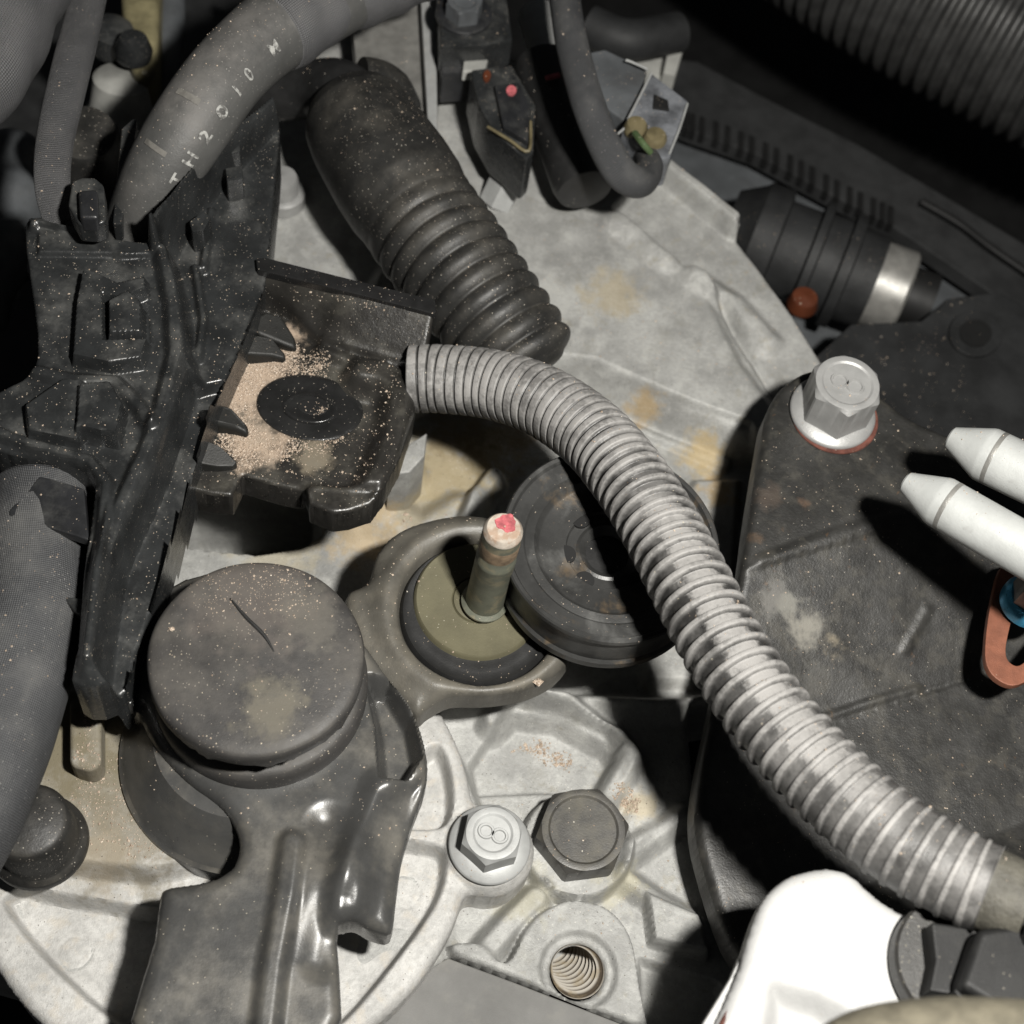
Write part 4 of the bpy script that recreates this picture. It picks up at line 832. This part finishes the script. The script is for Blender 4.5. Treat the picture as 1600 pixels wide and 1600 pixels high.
b = MB(); b.slab(pl([(890, 60), (940, 46), (1040, 64), (1036, 120), (1005, 150), (900, 130)], -1.5), 1.5); b.build('casting_block', m_palegrey, t, bevel=.2, seg=3)
b = MB(); b.slab(pl([(1048, 58), (1072, 62), (1056, 118), (1036, 112)], -1.2), 1.0); b.build('upright_bar', m_palegrey, t, bevel=.05)
b = MB(); b.tube([P(920, 40, -.6), P(980, 62, -.6), P(1060, 50, -.8)], .5, seg=24); b.build('dark_pipe', m_deep, t)

# ------------------------------------------------------------------ far right: shroud, comb, housing, subframe, big hose
t = thing('fan_shroud', 'dark grey plastic shroud with a row of comb slots behind the casing', 'shroud', P(1250, 280, -5))
b = MB(); b.slab(pl([(1040, 90), (1090, 96), (1210, 160), (1340, 225), (1500, 320), (1700, 440), (1700, 560), (1390, 350), (1300, 305), (1180, 240), (1080, 205), (1000, 170)], -4.6), .5); b.build('upper_panel', m_dark, t, bevel=.05)
b = MB(); b.slab(pl([(980, 150), (1080, 195), (1180, 230), (1400, 330), (1520, 420), (1700, 520), (1700, 1000), (1250, 800), (1000, 400)], -5.6), .5); b.build('lower_panel', m_darkgrey, t, bevel=.05)
for k in range(19):
    f = k / 18; q = cr([(1072, 178), (1150, 206), (1235, 246), (1320, 292), (1392, 326)], 20)[min(int(f * 80), 80)]
    b = MB(); b.slab(pl([(q[0] - 3, q[1] - 6), (q[0] + 5, q[1] - 3), (q[0] + 4, q[1] + 26), (q[0] - 4, q[1] + 22)], -4.5), .3); b.build('comb_slot', m_slot, t)
b = MB(); b.tube(pl([(1440, 315), (1500, 350), (1560, 395), (1700, 490)], -4.3), .10, seg=10); b.build('dark_seam', m_slot, t)
t = thing('ribbed_housing', 'dark grey ribbed cylinder with a bright metal end ring beyond the casing', 'housing', P(1300, 420, -4))
a_, e_ = P(1170, 370, -3.6), P(1440, 470, -3.6); ax = e_ - a_; L_ = ax.length
b = MB(); b.lathe([(1.0, -.6), (1.35, 0), (1.45, .1), (1.45, .7), (1.2, .75), (1.2, 1.5), (1.5, 1.55), (1.5, 1.75), (1.25, 1.8), (1.25, 2.3), (1.45, 2.35), (1.45, 2.6), (1.2, 2.65), (1.2, L_ * .72)], a_, ax, seg=60); b.build('housing_body', m_deep, t, angle=30)
b = MB(); b.lathe([(1.02, L_ * .68), (1.08, L_ * .69), (1.08, L_ * .89), (1.0, L_ * .905), (.8, L_ * .90)], a_, ax, seg=60); b.build('end_ring', m_steel, t, angle=30)
b = MB(); b.lathe([(.75, L_ * .9), (.75, L_ * 1.05), (0, L_ * 1.05)], a_, ax, seg=40); b.build('end_core', m_slot, t)
t = thing('orange_plug', 'small orange brown plug in the shade beside the ribbed housing', 'plug', P(1250, 472, -2.5))
b = MB(); b.lathe([(.36, 0), (.38, .1), (.30, .35), (0, .4)], P(1252, 478, -2.6), seg=28); b.build('plug_body', m_orange, t)
t = thing('subframe_rail', 'dark flat subframe rail with a round hole at the right edge', 'rail', P(1500, 560, -3))
b = MB(); b.slab(pl([(1270, 560), (1330, 505), (1440, 500), (1480, 465), (1560, 455), (1720, 540), (1720, 860), (1420, 700), (1290, 640)], -2.6), .6); b.build('rail_plate', m_deep, t, bevel=.08)
b = MB(); b.slab(oval(1525, 520, 42, 36, -2.5), .15); b.build('raised_rim', m_deep, t, bevel=.04)
b = MB(); b.slab(oval(1525, 520, 25, 21, -2.46), .05); b.build('round_hole', m_slot, t)
t = thing('intake_hose', 'large dark grey corrugated intake hose crossing the upper right corner', 'hose', P(1500, 50, -3))
b = MB(); hz_ = -2.5
b.tube([P(1010, -330, hz_), P(1200, -180, hz_), P(1430, -30, hz_), P(1700, 110, hz_), P(1900, 200, hz_)], lambda s_, f: 2.45 + .09 * math.sin(s_ * 2 * math.pi / .40), seg=72, step=.05); b.build('hose_body', m_hosedark, t, angle=None)

# ------------------------------------------------------------------ far upper left: connectors in the gap beside the hose
t = thing('brown_connector', 'blurred brown olive connector deep in the gap at the upper left', 'connector', P(220, 60, 0))
b = MB(); b.slab(pl([(185, -60), (252, -60), (246, 90), (232, 118), (205, 110), (190, 30)], .6), 1.2); b.build('connector_body', m_olivebg, t, bevel=.2, seg=3)
b = MB(); b.lathe([(.55, 0), (.6, .15), (.5, .5), (.3, .6), (0, .62)], P(172, 72, .2), (.2, .1, 1), seg=30); b.build('round_boot', m_plastic, t)
b = MB(); b.lathe([(.4, 0), (.42, .2), (.3, .5), (0, .55)], P(208, 88, .6), (.1, .1, 1), seg=30); b.build('round_boot', m_plastic, t)
t = thing('pale_cone', 'pale grey cone shaped fitting behind the woven strap', 'fitting', P(180, 190, -.5))
b = MB(); a_ = P(150, 260, -1.2); b.lathe([(1.0, 0), (.95, .3), (.7, .9), (.62, 1.6), (.5, 1.7), (0, 1.75)], P(190, 215, -1.4), (.05, .2, 1), seg=44); b.build('cone_body', m_palegrey, t)
t = thing('grey_conduit', 'smooth grey conduit standing in the gap at the upper left', 'conduit', P(262, 60, -1))
b = MB(); b.tube([P(262, -60, -.5), P(262, 50, -.5), P(252, 150, -1), P(240, 260, -2)], .4, seg=24); b.build('conduit_body', m_darkgrey, t)
t = thing('dark_cylinder', 'dark dusty rubber cylinder above the strap buckle', 'canister', P(130, 240, 1))
b = MB(); b.lathe([(.7, -1.5), (.72, .8), (.64, .95), (0, 1.0)], P(135, 250, 1.2), (.1, -.1, 1), seg=40); b.build('cylinder_body', m_rubber, t)
t = thing('ribbed_boot', 'blurred dark ribbed rubber boot at the left edge behind the harness holder', 'boot', P(10, 380, -1))
b = MB(); b.tube([P(-60, 500, -1.5), P(-10, 420, -1), P(15, 330, -1), P(20, 240, -1.5)], lambda s_, f: .75 + .1 * math.sin(s_ * 4.5), seg=36, step=.06); b.build('boot_body', m_darkgrey, t, angle=None)
t = thing('back_bulkhead', 'dark shadowed bulkhead panel behind the hoses at the upper left', 'panel', P(150, 100, -5))
b = MB(); b.slab(pl([(-300, -300), (420, -300), (400, 300), (300, 500), (-300, 900)], -5), .5); b.build('panel_plate', m_dark, t)

# ------------------------------------------------------------------ sand and dust, dropped from above on what lies there
bpy.context.view_layer.update()
DG = bpy.context.evaluated_depsgraph_get()
OCT = [(1, 0, 0), (-1, 0, 0), (0, 1, 0), (0, -1, 0), (0, 0, 1), (0, 0, -1)]
OF = [(0, 2, 4), (2, 1, 4), (1, 3, 4), (3, 0, 4), (2, 0, 5), (1, 2, 5), (3, 1, 5), (0, 3, 5)]
def drop(mb, pts, size, only=None, minup=.45):
    for (x, y) in pts:
        ok, loc, nrm, _, ob, _ = S.ray_cast(DG, Vector((x, y, 14)), Vector((0, 0, -1)))
        if not ok or nrm.z < minup or loc.z < -3: continue
        if only and not any(ob.name.startswith(o) for o in only): continue
        r = random.uniform(*size) * random.choice((.6, .6, .8, .8, 1, 1, 1.3, 1.9)); q = loc + nrm * r * .3
        sx, sy, sz = (random.uniform(.6, 1.3) for _ in range(3)); a = random.uniform(0, 6.28)
        ca, sa = math.cos(a) * r, math.sin(a) * r
        mb.add([(q.x + v[0] * sx * ca - v[1] * sy * sa, q.y + v[0] * sx * sa + v[1] * sy * ca, q.z + v[2] * sz * r + .3 * v[0] * r) for v in OCT], OF)
def inpoly(poly, n, z, blur=.0):
    p = [tuple(q)[:2] for q in pl(poly, z)]; xs = [q[0] for q in p]; ys = [q[1] for q in p]; out = []
    X_ = RNG.uniform(min(xs), max(xs), n); Y_ = RNG.uniform(min(ys), max(ys), n); d = sdf(X_, Y_, p)
    k = RNG.uniform(0, 1, n) > sstep(-.25, .12, d)
    k &= RNG.uniform(0, 1, n) < np.clip(.75 + .5 * np.sin(X_ * 7 + 2 * np.sin(Y_ * 5)) * np.sin(Y_ * 8 + 1.5 * np.sin(X_ * 6)), .15, 1)
    return list(zip(X_[k], Y_[k]))
b = MB()
TP = ['tray_plate', 'grommet', 'plug']
drop(b, inpoly([(385, 520), (440, 540), (520, 560), (500, 585), (420, 590), (395, 625), (400, 660), (430, 690), (470, 700), (440, 720), (380, 690), (320, 640), (330, 570)], 16000, 2.75), (.008, .016), TP)
drop(b, inpoly([(415, 505), (470, 535), (462, 560), (420, 525)], 1500, 2.8), (.008, .015), TP)
drop(b, inpoly([(300, 650), (390, 680), (420, 720), (380, 735), (330, 700)], 4500, 2.75), (.008, .015), TP)
drop(b, inpoly([(440, 660), (500, 640), (570, 620), (550, 680), (510, 705), (420, 720)], 4000, 2.7), (.007, .014), TP)
drop(b, inpoly([(405, 425), (560, 470), (620, 490), (560, 480), (420, 450)], 500, 3.4), (.008, .016), TP)
drop(b, inpoly([(330, 560), (640, 590), (600, 760), (300, 750)], 1500, 2.7), (.007, .015), TP)
o = b.build('sand_grains', m_sand); o['kind'] = 'stuff'
b = MB()
drop(b, inpoly([(785, 1130), (830, 1140), (895, 1185), (890, 1205), (850, 1190), (790, 1160)], 1500, -.7), (.010, .026), ['casting'])
drop(b, inpoly([(955, 1232), (1000, 1240), (1012, 1265), (985, 1275), (950, 1255)], 700, -.4), (.010, .026), ['casting'])
drop(b, inpoly([(870, 1058), (925, 1065), (950, 1085), (900, 1090)], 500, -.4), (.010, .026), ['casting'])
drop(b, inpoly([(60, 1090), (250, 1090), (300, 1300), (240, 1350), (120, 1330)], 5200, 1.0), (.008, .016), ['cover_plate', 'support_post'])
drop(b, inpoly([(560, 800), (640, 790), (640, 830), (580, 880), (540, 860)], 900, -.9), (.010, .03), ['casting'])
drop(b, inpoly([(250, 860), (560, 860), (540, 930), (260, 930)], 900, -.9), (.008, .02), ['casting'])
drop(b, inpoly([(300, 880), (480, 880), (500, 960), (300, 960)], 1100, 3.9), (.006, .012), ['cap'])
n_ = 9000
drop(b, list(zip(RNG.uniform(-10, 10, n_), RNG.uniform(-8, 11, n_))), (.005, .012), None, .6)
for (x, y, z) in ((811, 1160, -.7), (268, 981, 3.9), (500, 660, 2.8)):
    for _ in range(3): drop(b, [tuple(P(x, y, z))[:2]], (.05, .07))
o = b.build('scattered_grit', m_sand); o['kind'] = 'stuff'
